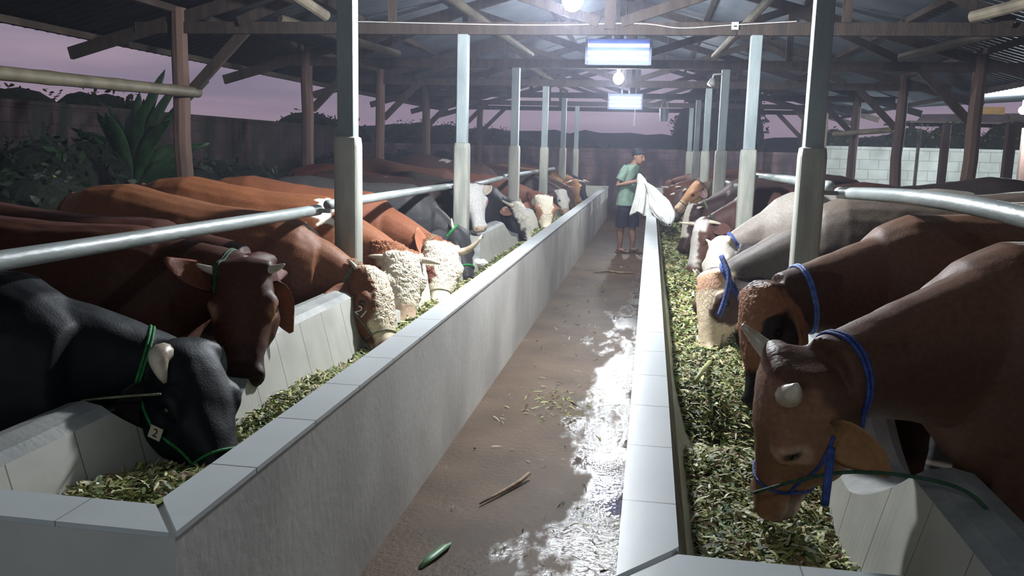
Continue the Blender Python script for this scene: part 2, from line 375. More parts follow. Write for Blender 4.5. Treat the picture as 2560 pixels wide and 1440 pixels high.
BAYS = [4.95, 8.1, 11.3, 14.5, 17.6, 20.7, 23.3]
ORD = ['nearest', 'second', 'third', 'fourth', 'fifth', 'sixth', 'farthest']
def truss(i, y):
    root = empty('roof_truss', (0, y, 2.655), f'brown timber roof truss with horizontal tie beam, {ORD[i]} from the camera', 'truss', 'timber roof trusses')
    def P_(mb, nm, m=None): return mb.build(nm, m or M['wood'], root)
    x0, x1 = -5.15, 4.55
    mb = MB(); mb.box(x0, x1, y-.035, y+.035, 2.655, 2.765); P_(mb, 'tie_beam')
    for xe in (EXL-.05, EXR+.05):
        mb = MB(); mb.beam((RX, y, RZ-.15), (xe, y, roof_z(xe)-.15), .05, .12); P_(mb, 'rafter')
    mb = MB(); mb.box(RX-.05, RX+.05, y-.075, y-.04, 2.70, RZ-.12); P_(mb, 'king_post')
    for xa, xb in ((RX-.1, RX-2.0), (RX+.1, RX+2.0), (RX-3.6, RX-2.1), (RX+3.4, RX+2.1))[:4 if y < 16 else 2]:
        mb = MB(); mb.beam((xa, y-.055, 2.76), (xb, y-.055, roof_z(xb)-.2), .04, .09); P_(mb, 'strut')
    for xa in (RX-2.05, RX+2.05):
        mb = MB(); mb.box(xa-.04, xa+.04, y-.07, y-.04, 2.76, roof_z(xa)-.18); P_(mb, 'hanger')
for i, y in enumerate(BAYS): truss(i, y)

# pale diagonal braces under the roof
for i, (a, b) in enumerate([((-1.60,11.2,2.80),(-2.45,9.2,3.35)), ((-3.35,11.15,2.80),(-4.3,9.6,3.02)), ((-3.1,7.95,2.80),(-3.55,6.4,3.22)),
                ((.72,11.2,2.80),(1.35,9.3,3.45)), ((2.90,11.15,2.80),(3.75,9.6,2.98)), ((2.62,8.0,2.80),(3.6,6.6,2.98)), ((-1.75,17.5,2.8),(-2.6,16.0,3.3))]):
    mb = MB(); mb.tube([a, b], .05, 10)
    o = mb.build('roof_brace', M['palewood'], smooth=False)
    nm = ['just right of the second left concrete post', 'left of the second left concrete post, above the far cattle', 'at the upper left of the roof, nearest the camera',
          'below the white switch box', 'over the right stalls in line with the third truss', 'at the upper right, nearest the camera', 'far along the left side behind the third post'][i]
    tag(o, f'pale diagonal roof brace, {nm}', 'brace', 'pale roof braces')

# ---- concrete posts
def posts():
    for side, x in (('left', -1.80), ('right', .875)):
        for i, y in enumerate(BAYS[:6]):
            nm = ORD[i] if i < 5 else 'farthest'
            root = empty('concrete_post', (x, y, 0), f'grey square concrete post with thicker lower casing, {nm} in the {side} row', 'post', 'concrete posts along the feed troughs')
            mb = MB(); mb.box(x-.05, x+.05, y-.05, y+.05, 1.6, 2.655 if i else 3.6); o = mb.build('shaft', M['post'], root, bevel=.006)
            mb = MB(); h = .074
            prof = [(h, 0), (h, 1.60), (h*.93, 1.645), (.05, 1.655)]
            v = []; f = []; n = 20
            for r, z in prof:
                for k in range(n):
                    a = 2*PI*k/n+PI/n; ca, sa = math.cos(a), math.sin(a); ex = 4.5
                    v.append((x+math.copysign(abs(ca)**(2/ex), ca)*r, y+math.copysign(abs(sa)**(2/ex), sa)*r, z))
            for j in range(len(prof)-1):
                for k in range(n): f.append((j*n+k, j*n+(k+1) % n, (j+1)*n+(k+1) % n, (j+1)*n+k))
            f.append(tuple(range(n-1, -1, -1))); f.append(tuple(range((len(prof)-1)*n, len(prof)*n)))
            mb.add(v, f); mb.build('casing', M['casing'], root, smooth=False)
posts()
def wood_posts():
    for side, x, rng in (('left', -4.69, range(0, 7)), ('right', 3.86, range(1, 7))):
        for i in rng:
            y = BAYS[i]; s = 1 if side == 'left' else -1
            root = empty('wooden_post', (x, y, -.1), f'rough brown wooden eaves post with diagonal brace, {ORD[i]} in the {side} outer row', 'post', 'wooden eaves posts')
            mb = MB(); pts = [(x+random.uniform(-.012,.012), y+random.uniform(-.012,.012), z) for z in np.linspace(-.12, 2.9, 8)]
            mb.tube(pts, [.092, .09, .088, .087, .084, .083, .08, .078], 9); mb.build('trunk', M['log'], root)
            mb = MB(); mb.beam((x+s*.05, y+.06, 2.08), (x+s*.68, y+.06, 2.70), .05, .10); mb.build('brace', M['wood'], root)
wood_posts()

# ---- railings
def rails():
    L_ = [((-1.95, 1.0, 1.232), (-1.95, 4.84, 1.215), None, 'left trough, nearest the camera'),
          ((-1.95, 5.0, 1.235), (-1.95, 11.2, 1.222), [(-1.95, 8.3, 1.225), (-1.95, 9.4, 1.20)], 'left trough, second from the camera'),
          ((-1.95, 11.45, 1.235), (-1.95, 17.4, 1.235), None, 'left trough, farthest from the camera'),
          ((1.03, 1.2, 1.40), (1.05, 5.02, 1.405), [(1.06, 2.6, 1.445), (1.05, 3.6, 1.45)], 'right trough, nearest the camera'),
          ((1.05, 5.3, 1.43), (1.05, 8.9, 1.40), [(1.05, 6.6, 1.425)], 'right trough, second from the camera'),
          ((1.05, 9.3, 1.23), (1.05, 12.2, 1.22), None, 'right trough, short and farthest from the camera')]
    for a, b, mid, d in L_:
        mb = MB(); pts = catmull([a]+(mid or [((np.array(a)+b)/2).tolist()])+[b], 8)
        e0 = (pts[0]-pts[1]).normalized(); e1 = (pts[-1]-pts[-2]).normalized()
        pts = [pts[0]+e0*.026, pts[0]+e0*.018]+pts+[pts[-1]+e1*.018, pts[-1]+e1*.026]; mb.tube(pts, [.008, .024]+[.032]*(len(pts)-4)+[.024, .008], 14)
        o = mb.build('rail_pipe', M['pipe'], smooth=True)
        tag(o, f'galvanised neck rail pipe behind the {d}', 'rail', 'galvanised neck rail pipes')
        for y in BAYS[:6]:
            if a[1]-.2 < y < b[1]+.2:
                yy = min(max(y, a[1]+.05), b[1]-.05); z = min(pts, key=lambda p: abs(p.y-yy)).z; sx = -1 if a[0] < 0 else 1
                xs_ = sorted((sx*(1.80 if sx < 0 else .875)+sx*.06, a[0]+sx*.036)); c_ = MB(); c_.box(xs_[0], xs_[1]+.01, yy-.012, yy+.012, z-.012, z+.012); cl = c_.build('clamp', M['pipe']); cl.parent = o
rails()
mb = MB(); pts = [(-4.58, y, 2.045+.045*(y-5.5)/2.6) for y in np.linspace(2.5, 8.22, 40)]
mb.tube(pts, [.052+(.004 if i % 6 == 0 else 0) for i in range(40)], 12)
tag(mb.build('bamboo_pole', M['bamboo'], smooth=True), 'thick horizontal bamboo pole tied to the second left wooden post', 'pole')

# ---- troughs
def trough(side):
    # working in local u: distance from corridor face into the trough
    if side == 'left': X = lambda u: -1.006-u
    else: X = lambda u: -.026+u
    wi, w2 = (.64, .85) if side == 'left' else (.772, .98)
    root = empty('feed_trough', (X(.4), Y0, 0), f'long concrete feed trough with white tiled rim on the {side} of the corridor', 'trough', 'two long feed troughs')
    def bx(mb, u0, u1, y0, y1, z0, z1): a, b = sorted((X(u0), X(u1))); mb.box(a, b, y0, y1, z0, z1)
    mb = MB(); bx(mb, 0, .125, Y0, Y1, -.01, .728); bx(mb, .125, w2, Y0, Y0+.12, -.01, .728); mb.build('corridor_wall', M['concrete'], root)
    # cap tiles
    mb = MB()
    def pr(mb, poly, z0, z1):
        p = [(X(u), y) for u, y in poly]
        if side == 'left': p = p[::-1]
        mb.prism(p, z0, z1)
    pr(mb, [(-.003, Y0+.003), (.115, Y0+.145), (.128, Y0+.165), (.128, Y1), (-.003, Y1)], .728, .742)
    mb.build('cap_tiles', M['tile'], root)
    mb = MB(); pr(mb, [(.012, Y0-.004), (.125, Y0+.128), (w2, Y0+.128), (w2, Y0-.004)], .728, .741); mb.build('end_cap_tiles', M['tile_x'], root)
    mb = MB(); bx(mb, .0, w2, Y1-.12, Y1+.01, -.01, .76); mb.build('far_end_wall', M['lining'], root)
    # basin lining as a swept profile
    prof = [(.125, .735), (.170, .56), (.24, .36), (.32, .28), (wi-.18, .28), (wi-.10, .36)]
    ys = np.linspace(Y0+.1, Y1-.1, 60)
    v = []; f = []; n = len(prof)
    for y in ys: v += [(X(u), y, z) for u, z in prof]
    for i in range(len(ys)-1):
        for k in range(n-1): f.append((i*n+k, i*n+k+1, (i+1)*n+k+1, (i+1)*n+k))
    mb = MB(); mb.add(v, [q for q in f])
    mb.mi = [0 if (j % (n-1)) == 0 else 1 for j in range(len(f))]
    mb.build('basin', [M['inner'], M['lining']], root)
    # cattle-side wall, scalloped
    def top(y):
        p = (y-2.36) % 2.45     # the notch begins every 2.45 m
        if p > 1.02: return .745
        t = min(1, min(p, 1.02-p)/.40); t = t*(1.6-.6*t)
        return .745-.21*t
    ys = np.arange(Y0, Y1, .03); v = []; f = []; n = 7
    for y in ys:
        t = top(y)
        v += [(X(wi-.10-.0), y, .34), (X(wi-(.745-t)*.30), y, t), (X(wi+.035), y, t+.022), (X(wi+.10), y, t+.034), (X(w2-.05), y, t+.02), (X(w2), y, t-.04), (X(w2), y, -.02)]
    fi = []
    for i in range(len(ys)-1):
        for k in range(n-1): f.append((i*n+k, i*n+k+1, (i+1)*n+k+1, (i+1)*n+k)); fi.append(0 if k == 0 else 1)
    f.append(tuple(range(n))); fi.append(1)
    mb = MB(); mb.add(v, f); mb.mi = fi
    mb.build('cattle_wall', [M['lining'], M['lining_edge']], root)
    return root
trough('left'); trough('right')

# ---- feed
def chips(name, N_, place, sizes, cols, label, cat, ground_v=None, ground_f=None, gcol=(.05,.05,.02)):
    n = N_
    P_, dens = place(n)
    L_ = RNG.uniform(*sizes[0], n); Wd = RNG.uniform(*sizes[1], n)
    far = np.clip((P_[:, 1]-3)/14, 0, 1); L_ *= 1+far*1.3; Wd *= 1+far*1.6
    a = RNG.uniform(0, 2*PI, n); tilt = RNG.normal(0, .35, n); roll = RNG.normal(0, .5, n)
    d = np.stack([np.cos(a)*np.cos(tilt), np.sin(a)*np.cos(tilt), np.sin(tilt)], 1)
    s = np.stack([-np.sin(a)*np.cos(roll), np.cos(a)*np.cos(roll), np.sin(roll)], 1)
    up = np.cross(d, s)
    bend = RNG.uniform(.0, .25, n)
    c = P_
    V = np.zeros((n, 6, 3))
    hl = (L_/2)[:, None]; hw = (Wd/2)[:, None]
    V[:, 0] = c-d*hl-s*hw*.7; V[:, 1] = c-d*hl+s*hw*.7
    V[:, 2] = c-s*hw+up*hl*bend[:, None]; V[:, 3] = c+s*hw+up*hl*bend[:, None]
    V[:, 4] = c+d*hl-s*hw*.4; V[:, 5] = c+d*hl+s*hw*.4
    verts = V.reshape(-1, 3).tolist()
    base = np.arange(n)*6
    F_ = np.concatenate([np.stack([base, base+1, base+3, base+2], 1), np.stack([base+2, base+3, base+5, base+4], 1)]).tolist()
    pal = np.array([k[0] for k in cols]); w = np.array([k[1] for k in cols]); w = w/w.sum()
    ci = RNG.choice(len(pal), n, p=w); C = pal[ci]*RNG.uniform(.7, 1.25, (n, 1))
    C = np.repeat(C, 6, 0)
    if ground_v is not None:
        o_ = len(verts); verts += ground_v; F_ += [tuple(o_+i for i in q) for q in ground_f]
        C = np.concatenate([C, np.tile(np.array(gcol), (len(ground_v), 1))])
    me = bpy.data.meshes.new(name); me.from_pydata(verts, [], F_); me.materials.append(M['chip'])
    at_ = me.color_attributes.new('tint', 'FLOAT_COLOR', 'POINT')
    at_.data.foreach_set('color', np.concatenate([C, np.ones((len(C), 1))], 1).ravel())
    o = bpy.data.objects.new(name, me); COL.objects.link(o); tag(o, label, cat, kind='stuff'); return o
FEEDC = [((.30,.34,.10), 3), ((.16,.22,.07), 2.4), ((.46,.46,.17), 2.6), ((.58,.52,.27), 1.8), ((.28,.18,.09), 1.8), ((.07,.12,.05), 1.4), ((.70,.68,.48), .9)]
def feed_h(side, x, y):
    h = .47+.035*noise.noise((x*2.2, y*1.1, 3.1 if side == 'left' else 7.7))+.02*noise.noise((x*6, y*5, 1))
    if side == 'left':
        h += .05*math.exp(-((y-2.2)/.6)**2)+.10*math.exp(-((y-2.1)/.38)**2)*min(1, max(0, (-x-1.2)/.35)); xc = -1.34; h += .05*math.exp(-((y-3.6)/.7)**2)
    else:
        xc = .36; h += .03*math.exp(-((y-4.4)/.6)**2)-.17*math.exp(-((y-3.62)/.26)**2)
        if x > .5: h -= .10*math.exp(-((y-2.6)/.5)**2)*(x-.5)/.2
    return h-.10*abs(x-xc)/.3*.4
def feeds():
    for side, xa, xb in (('left', -1.60, -1.15), ('right', .15, .665)):
        gx = np.linspace(xa-.05, xb+.05, 12); gy = np.linspace(Y0+.12, Y1-.12, 300)
        gv = [(x, y, feed_h(side, x, y)-.012) for y in gy for x in gx]; m = len(gx)
        gf = [(j*m+i, j*m+i+1, (j+1)*m+i+1, (j+1)*m+i) for j in range(len(gy)-1) for i in range(m-1)]
        def place(n):
            u = RNG.uniform(0, 1, n); y = Y0+.14+(Y1-Y0-.3)*u**2.1
            x = RNG.uniform(xa, xb, n); z = np.array([feed_h(side, float(a), float(b)) for a, b in zip(x, y)])+np.abs(RNG.normal(0, .014, n))
            return np.stack([x, y, z], 1), None
        chips('feed_'+('heap'), 42000, place, ((.018, .06), (.005, .014)), FEEDC, f'chopped green fodder and stalks lying in the {side} feed trough', 'fodder', gv, gf)
feeds()
def scraps(name, c, spread, n, label, cols=FEEDC):
    def place(m):
        x = RNG.normal(c[0], spread[0], m); y = RNG.normal(c[1], spread[1], m); x = np.clip(x, -.98, -.04)
        return np.stack([x, y, np.full(m, .006)+RNG.uniform(0, .004, m)], 1), None
    o = chips(name, n, place, ((.015, .05), (.003, .009)), cols, label, 'plant scraps'); return o
scraps('fodder_scraps', (-.50, 5.2), (.14, .22), 150, 'scattered chopped leaf bits in the middle of the wet corridor floor', [((.30,.30,.10), 2), ((.16,.20,.06), 2), ((.25,.18,.09), 1)])
scraps('fodder_scraps', (-.55, 7.5), (.25, 3.0), 130, 'sparse plant crumbs strewn along the far corridor floor', [((.30,.26,.18), 2), ((.12,.10,.07), 2), ((.16,.18,.07), 1)])
scraps('fodder_scraps', (-.22, 3.2), (.14, .5), 60, 'dark wet plant crumbs on the near corridor floor by the right trough', [((.10,.09,.06), 2), ((.16,.18,.07), 1)])

def strip(name, pts, w, m, label, cat, z=.006, taper=True, parent=None):
    pts = [Vector(p) for p in pts]; v = []; f = []
    for i, p in enumerate(pts):
        a = pts[max(0, i-1)]; b = pts[min(len(pts)-1, i+1)]; d = (b-a).normalized(); s = Vector((-d.y, d.x, 0)).normalized()
        k = w*(math.sin(PI*(.12+.86*i/(len(pts)-1))) if taper else 1)
        v += [p-s*k/2, p+Vector((0, 0, k*.12)), p+s*k/2]
    for i in range(len(pts)-1):
        for j in (0, 1): f.append((i*3+j, i*3+j+1, i*3+j+4, i*3+j+3))
    mb = MB(); mb.add(v, f); o = mb.build(name, m, smooth=True)
    md = o.modifiers.new('t', 'SOLIDIFY'); md.thickness = .002
    return tag(o, label, cat)
M['leafstrip'] = mat('green_leaf_strip', (.13,.26,.13), (.08,.18,.08), .45, 10)
strip('leaf', [(-.80,2.96,.006),(-.775,3.05,.012),(-.745,3.14,.014),(-.73,3.19,.008)], .045, M['leafstrip'], 'broad torn green leaf on the corridor floor at the bottom of the view', 'leaf')
mb = MB(); mb.tube([(-.69,3.58,.012),(-.62,3.72,.014),(-.55,3.87,.016),(-.515,3.95,.03)], [.004,.008,.011,.009], 7)
tag(mb.build('stalk', M['stick'], smooth=True), 'dry brown stalk lying on the near corridor floor', 'stalk')
mb = MB(); mb.tube([(-.68,11.25,.012),(-.5,11.38,.02),(-.36,11.3,.014),(-.14,11.32,.014)], [.008,.014,.016,.008], 7)
tag(mb.build('twig', M['stick'], smooth=True), 'dark twig across the corridor floor in front of the man', 'twig')
mb = MB(); mb.tube(catmull([(.50,1.98,.47),(.62,2.05,.50),(.74,2.16,.50),(.80,2.30,.47)], 4), .011, 8)
tag(mb.build('stalk', M['stick'], smooth=True), 'thick tan stalk on the feed at the near end of the right trough', 'stalk')
M['cane'] = mat('yellow_green_cane', (.42,.42,.14), (.28,.30,.09), .5)
mb = MB(); a = at(1738, 955, Z=.60); b = at(1775, 905, Z=.50); mb.tube([a, (a+b)/2+[0,0,.01], b], .011, 8)
tag(mb.build('stalk', M['cane'], smooth=True), 'yellow-green cane stalk sticking out of the right trough feed', 'stalk')
strip('leaf', [(-1.36,1.90,.42),(-1.30,1.96,.45),(-1.22,2.0,.45),(-1.18,2.02,.43)], .04, mat('lime_leaf', (.30,.38,.06), (.2,.28,.04), .5), 'bright lime leaf on the feed at the near corner of the left trough', 'leaf')

# ------------------------------------------------------------------ cattle
HEAD = [(-.06,.070,.005,.13),(-.02,.100,.026,.17),(.03,.116,.034,.20),(.09,.122,.034,.225),(.15,.126,.026,.235),(.20,.122,.018,.235),
        (.26,.104,.008,.215),(.32,.085,.000,.180),(.38,.073,-.006,.150),(.43,.072,-.010,.138),(.475,.076,-.012,.135),(.505,.070,-.022,.125),(.525,.045,-.045,.10)]
def head_prof(t):
    T = [h[0] for h in HEAD]; return [np.interp(t, T, [h[k] for h in HEAD]) for k in (1, 2, 3)]
BLACK = (.006,.008,.011); DBROWN = (.085,.034,.020); BROWN = (.20,.078,.036); RED = (.20,.062,.026); WHITE = (.80,.70,.55); CREAM = (.72,.60,.44)
GREYB = (.10,.082,.070); DGREY = (.032,.031,.033); TAN = (.38,.19,.09); MUD = (.125,.068,.046)
def sm(x, a, b): t = np.clip((x-a)/(b-a), 0, 1); return t*t*(3-2*t)
def vnoise(P, s):   # cheap vectorised value noise from sines
    x, y, z = P[:, 0]*s, P[:, 1]*s, P[:, 2]*s
    return (np.sin(x*1.7+np.sin(y*2.3)*1.6+.3)+np.sin(y*2.1+np.sin(z*1.9)*1.7+1.1)+np.sin(z*2.6+np.sin(x*1.4)*1.5+2.2))/3

def make_cow(c):
    sgn = 1 if c['side'] == 'L' else -1          # heads of left cattle point to +X
    poll = np.array(c['pollw']) if 'pollw' in c else np.array(at(*c['poll'][:2], Y=c['poll'][2])); muz = np.array(c['muzw']) if 'muzw' in c else np.array(at(*c['muz'][:2], Y=c['muz'][2]))
    F = nrm(muz-poll); hs = c.get('hs', 1.0); hl = c.get('hl', .90)
    U = np.array(c['U'], float); U = nrm(U-F*U.dot(F)); S = np.cross(F, U)
    wth = np.array(c['W'], float); hip_z = c.get('hipz', 1.31)
    ya = math.radians(c.get('yaw', 0)); D = np.array([sgn*math.cos(ya), math.sin(ya), 0]); SB = np.array([-D[1], D[0], 0])
    if SB.dot(S) < 0 : SBn = -SB
    else: SBn = SB
    Z = np.array([0, 0, 1.0])
    vox = c.get('vox', .018)
    mb = MB()
    # body
    gw = c.get('girth', 1.0)
    B = [(-1.42,.10,-.16,.42),(-1.36,.19,-.05,.60),(-1.22,.26,.0,.72),(-1.0,.29,.02,.76),(-.75,.32,.0,.79),(-.45,.34,-.01,.82),(-.18,.31,.0,.80),(.0,.27,.0,.76),(.12,.22,-.06,.68),(.22,.15,-.16,.55)]
    secs = []
    for s, w, tz, bz in B:
        zt = (wth[2] if s > -.1 else np.interp(s, [-1.0, -.1], [hip_z, wth[2]]))+tz
        zb = zt-tz-bz; cz = zb+(zt-zb)*.45
        secs.append(((wth+D*s)*[1,1,0]+Z*cz, SBn, Z, w*gw, zt-cz, cz-zb, 2.3))
    mb.add(*loft(secs, 26))
    # hip bones
    # neck
    C0 = wth-Z*.30-D*.05; C1 = poll-U*.13*hs-F*.0*hs
    ctl = C0+(C1-C0)*.5+Z*c.get('arch', .07)+D*.02
    secs = []; n = 11
    for i in range(n):
        t = i/(n-1); p = C0*(1-t)**2+ctl*2*t*(1-t)+C1*t*t
        tg = nrm(2*(1-t)*(ctl-C0)+2*t*(C1-ctl))
        side = nrm(SBn*(1-t)+S*t*.9+SBn*.05); side = nrm(side-tg*side.dot(tg)); up = np.cross(side, tg)
        if up[2] < 0 and abs(up[2]) > .2: up = -up
        w = np.interp(t, [0,.3,.65,1], [.22,.165,.125,.105])*c.get('nk', 1); tp = np.interp(t, [0,.3,.65,1], [.29,.21,.155,.12]); bt = np.interp(t, [0,.3,.65,1], [.36,.27,.19,.125])
        secs.append((p, side, up, w, tp, bt, 2.2))
    mb.add(*loft(secs, 22))
    # head
    secs = []
    for t, w, tp, bt in HEAD:
        cu = (tp-bt)/2
        secs.append((poll+F*t*hs*hl+U*cu*hs, S, U, w*hs, (tp-cu)*hs, (bt+cu)*hs, 2.5))
    mb.add(*loft(secs, 24))
    def HP(t, s, u): return poll+(F*t*hl+S*s+U*u)*hs
    for s in (-1, 1):   # brow ridges, jaw, poll bulge
        mb.add(*loft([(HP(t, s*.098, -.035), S, U, r*hs, r*hs, r*hs, 2) for t, r in ((.10,.012),(.13,.036),(.165,.043),(.20,.034),(.235,.010))], 12))
        mb.add(*loft([(HP(t, s*.075, -.13), S, U, r*.75*hs, r*hs, r*hs, 2) for t, r in ((.05,.02),(.12,.075),(.20,.085),(.28,.055),(.33,.015))], 12))
        mb.add(*loft([(HP(t, s*.045, -.045), S, U, r*hs, r*hs, r*hs, 2) for t, r in ((.43,.01),(.455,.030),(.485,.034),(.51,.012))], 10))
        mb.add(*loft([(HP(-.005, s*u_, -.02), F, U, r*hs, r*hs, r*hs, 2) for u_, r in ((.02,.05),(.07,.042),(.115,.03))], 10))
    # legs
    def leg(pts):
        pts = [(wth+D*a+SBn*b)*[1,1,0]+Z*z for a, b, z, r in pts]
    for b in (-1, 1):
        for L_ in ([(-.08,.17,.85,.13),(-.07,.17,.66,.10),(-.05,.17,.45,.062),(-.06,.17,.40,.056),(-.06,.17,.18,.038),(-.05,.17,.10,.05),(-.02,.17,.03,.055),(-.01,.17,.0,.055)],
                   [(-1.16,.16,.95,.17),(-1.08,.18,.72,.135),(-1.20,.18,.55,.075),(-1.30,.17,.47,.055),(-1.29,.17,.40,.048),(-1.24,.17,.18,.040),(-1.22,.17,.10,.05),(-1.19,.17,.03,.056),(-1.18,.17,.0,.056)]):
            pp = [tuple((wth+D*a+SBn*b*l)*[1,1,0]+Z*z) for a, l, z, r in L_]; mb.tube(pp, [q[3] for q in L_], 12)
    # tail
    tl = [tuple((wth+D*a)*[1,1,0]+Z*z) for a, z in ((-1.36, hip_z-.06), (-1.46, hip_z-.15), (-1.49, hip_z-.45), (-1.48, hip_z-.8))]
    mb.tube(catmull(tl, 4), [.028]*9+[.03]*4, 8)
    me = bpy.data.meshes.new('tmp'); me.from_pydata(mb.v, [], mb.f); ob = bpy.data.objects.new('tmp', me); COL.objects.link(ob)
    import bmesh
    bm = bmesh.new(); bm.from_mesh(me); bmesh.ops.recalc_face_normals(bm, faces=bm.faces); bm.to_mesh(me); bm.free()
    r = ob.modifiers.new('r', 'REMESH'); r.mode = 'VOXEL'; r.voxel_size = vox
    s_ = ob.modifiers.new('s', 'SMOOTH'); s_.factor = .5; s_.iterations = max(3, int(.055/vox))
    dg = bpy.context.evaluated_depsgraph_get(); dg.update(); ev = ob.evaluated_get(dg)
    me2 = bpy.data.meshes.new_from_object(ev); bpy.data.objects.remove(ob)
    nv = len(me2.vertices); V = np.zeros(nv*3); me2.vertices.foreach_get('co', V); V = V.reshape(-1, 3)
    NR = np.zeros(nv*3); me2.vertex_normals.foreach_get('vector', NR); NR = NR.reshape(-1, 3)
    rel = (V-poll)/hs; ht, hsd, hu = rel@F/hl, rel@S, rel@U
    # nostrils, mouth line, eye sockets
    for s in (-1, 1):
        d = np.sqrt(((ht-.495)/1.0)**2+((hsd-s*.042)/1.0)**2+((hu+.045)/1.2)**2); V -= NR*(.014*np.exp(-(d/.016)**2))[:, None]
        d = np.sqrt((ht-.185)**2+(hsd-s*.125)**2+(hu+.045)**2); V -= NR*(.010*np.exp(-(d/.022)**2))[:, None]
    inhead = (ht > -.14) & (ht < .6) & (np.abs(hsd) < .2) & (hu > -.3) & (hu < .1)
    mouth = inhead & (ht > .36) & (np.abs(hu+.098) < .012)
    V -= NR*(mouth*.006)[:, None]
    V += NR*((vnoise(V, 9)*.004+vnoise(V+3, 23)*.0018))[:, None]
    # colour
    base = np.array(c['col']); C = np.tile(base, (nv, 1)); A = np.zeros(nv)
    bod = (V-wth); bs = bod@D; top = V[:, 2]
    nz = vnoise(V, 3.3); C *= (1+.18*nz)[:, None]
    if 'back' in c:   # coat blends to a lighter tone with height
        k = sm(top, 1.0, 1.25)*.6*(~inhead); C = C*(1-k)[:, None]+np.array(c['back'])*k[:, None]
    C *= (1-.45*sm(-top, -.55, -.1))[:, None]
    nn = vnoise(rel*1.0, 22)*.018+vnoise(rel, 50)*.008
    for kind, cc in c.get('marks', []):
        cc = np.array(cc)
        if kind == 'face':      k = sm(hu+nn, -.10, -.07)*inhead*sm(ht, -.07, -.03)*(1-sm(ht+nn, .40, .46))
        elif kind == 'blaze':   k = (1-sm(np.abs(hsd)+nn, .05, .065))*sm(hu, -.09, -.06)*inhead*sm(ht, -.05, .0)
        elif kind == 'head':    k = inhead*sm(ht+nn-1.1*np.maximum(0, -hu-.07), -.045, -.015)
        elif kind == 'forehead': k = sm(hu+nn, c.get('fh', -.085), c.get('fh', -.085)+.025)*inhead*(1-sm(ht+nn*2, .30, .38))*sm(ht, -.08, -.04)
        elif kind == 'snout':   k = inhead*sm(ht+nn, .33, .37)
        elif kind == 'muzzle':  k = inhead*sm(ht+nn*.5, .47, .49)
        elif kind == 'chin':    k = inhead*sm(ht+nn, .38, .44)*(1-sm(hu, -.10, -.06))
        elif kind == 'cheeks':  k = inhead*sm(-hu+nn, .055, .08)*sm(ht, .02, .06)
        elif kind == 'eyering': 
            d = np.sqrt((ht-.185)**2+(np.abs(hsd)-.12)**2+((hu+.045))**2); k = (1-sm(d+nn*.4, .04, .055))*inhead
        elif kind == 'eyepatch':
            d = np.sqrt(((ht-.21)/1.3)**2+((np.abs(hsd) if not c.get('ep') else hsd*c['ep'])-.12)**2+((hu+.07))**2); k = (1-sm(d+nn, .085, .10))*inhead
        elif kind == 'shoulder': 
            p0 = np.array(cc[3:]) ; cc = cc[:3]; d = np.linalg.norm((V-p0)*[1, .35, .8], axis=1)+vnoise(V, 30)*.05+vnoise(V+2, 11)*.03; k = (1-sm(d, .065, .075))
        elif kind == 'crest':   k = (1-sm(np.abs(hsd)+nn, c.get('cw', .065), c.get('cw', .065)+.02))*sm(hu+nn, -.10, -.07)*inhead*sm(ht, -.07, -.03)*(1-sm(ht+nn, .40, .46))
        elif kind == 'brow':    k = inhead*sm(ht, -.02, .0)*(1-sm(ht, .09, .12))*sm(hu, -.03, -.0)*.7
        C = C*(1-k)[:, None]+cc*k[:, None]
    # eyelids and nostrils dark
    d = np.sqrt((ht-.185)**2+(np.abs(hsd)-.125)**2+(hu+.045)**2); k = (1-sm(d, .018, .03))*inhead; C = C*(1-.85*k)[:, None]
    d = np.sqrt((ht-.50)**2+(np.abs(hsd)-.042)**2+(hu+.045)**2); k = (1-sm(d, .010, .022))*inhead; C = C*(1-.85*k)[:, None]
    C = C*(1-.5*mouth)[:, None]
    if c.get('curl'):
        A = sm(hu, c.get('cu', -.13), c.get('cu', -.13)+.05)*inhead*(1-sm(ht, .28, .40))*(1-sm(np.abs(hsd), c.get('cs', .2), c.get('cs', .2)+.02))
        tuft = (A*(.012+.010*np.abs(vnoise(rel, 42))+.006*np.abs(vnoise(rel+1, 80))))
        V += NR*(tuft*c['curl'])[:, None]; A = A*min(1, c['curl'])
    me2.vertices.foreach_set('co', V.ravel())
    # ears joined onto the body mesh
    verts = V.tolist(); faces = [tuple(p.vertices) for p in me2.polygons]; nbody = len(faces)
    ecol = np.array(c.get('ear_in', base*1.5)); extra = []
    for s in (-1, 1):
        if c.get('noear') == s: continue
        droop = c.get('droop', .25); back = c.get('ear_back', .10); EL = c.get('ear', .20)
        p0 = HP(c.get('ear_t', .035), s*.105, c.get('ear_u', -.085)); dirv = nrm(S*s*1.0-U*droop-F*back*0+F*c.get('ear_f', .15))
        if 'ear_dir' in c and s in c['ear_dir']: dirv = nrm(c['ear_dir'][s])
        nrml = nrm(F*-.2+U*.9-dirv*dirv.dot(U*.9-F*.2)); wd = np.cross(dirv, nrml)
        m = 9; k_ = 10; ev_ = []
        for i in range(m):
            t = i/(m-1); w = .058*max(.02, math.sin(PI*(t**.75*.88+.10)))**.8+.004; cc = p0+dirv*EL*t*hs-nrml*.02*math.sin(t*PI)
            for j in range(k_):
                a = 2*PI*j/k_; x = math.cos(a)*w*hs; y = math.sin(a)*(.010*(1-t*.5))+abs(math.cos(a))**2*.03*math.sin(PI*min(1, t+.2))
                ev_.append(cc+wd*x+nrml*y)
        o_ = len(verts)+0; verts += [tuple(q) for q in ev_]
        for i in range(m-1):
            for j in range(k_): faces.append((o_+i*k_+j, o_+i*k_+(j+1) % k_, o_+(i+1)*k_+(j+1) % k_, o_+(i+1)*k_+j))
        faces.append(tuple(o_+(m-1)*k_+j for j in range(k_)))
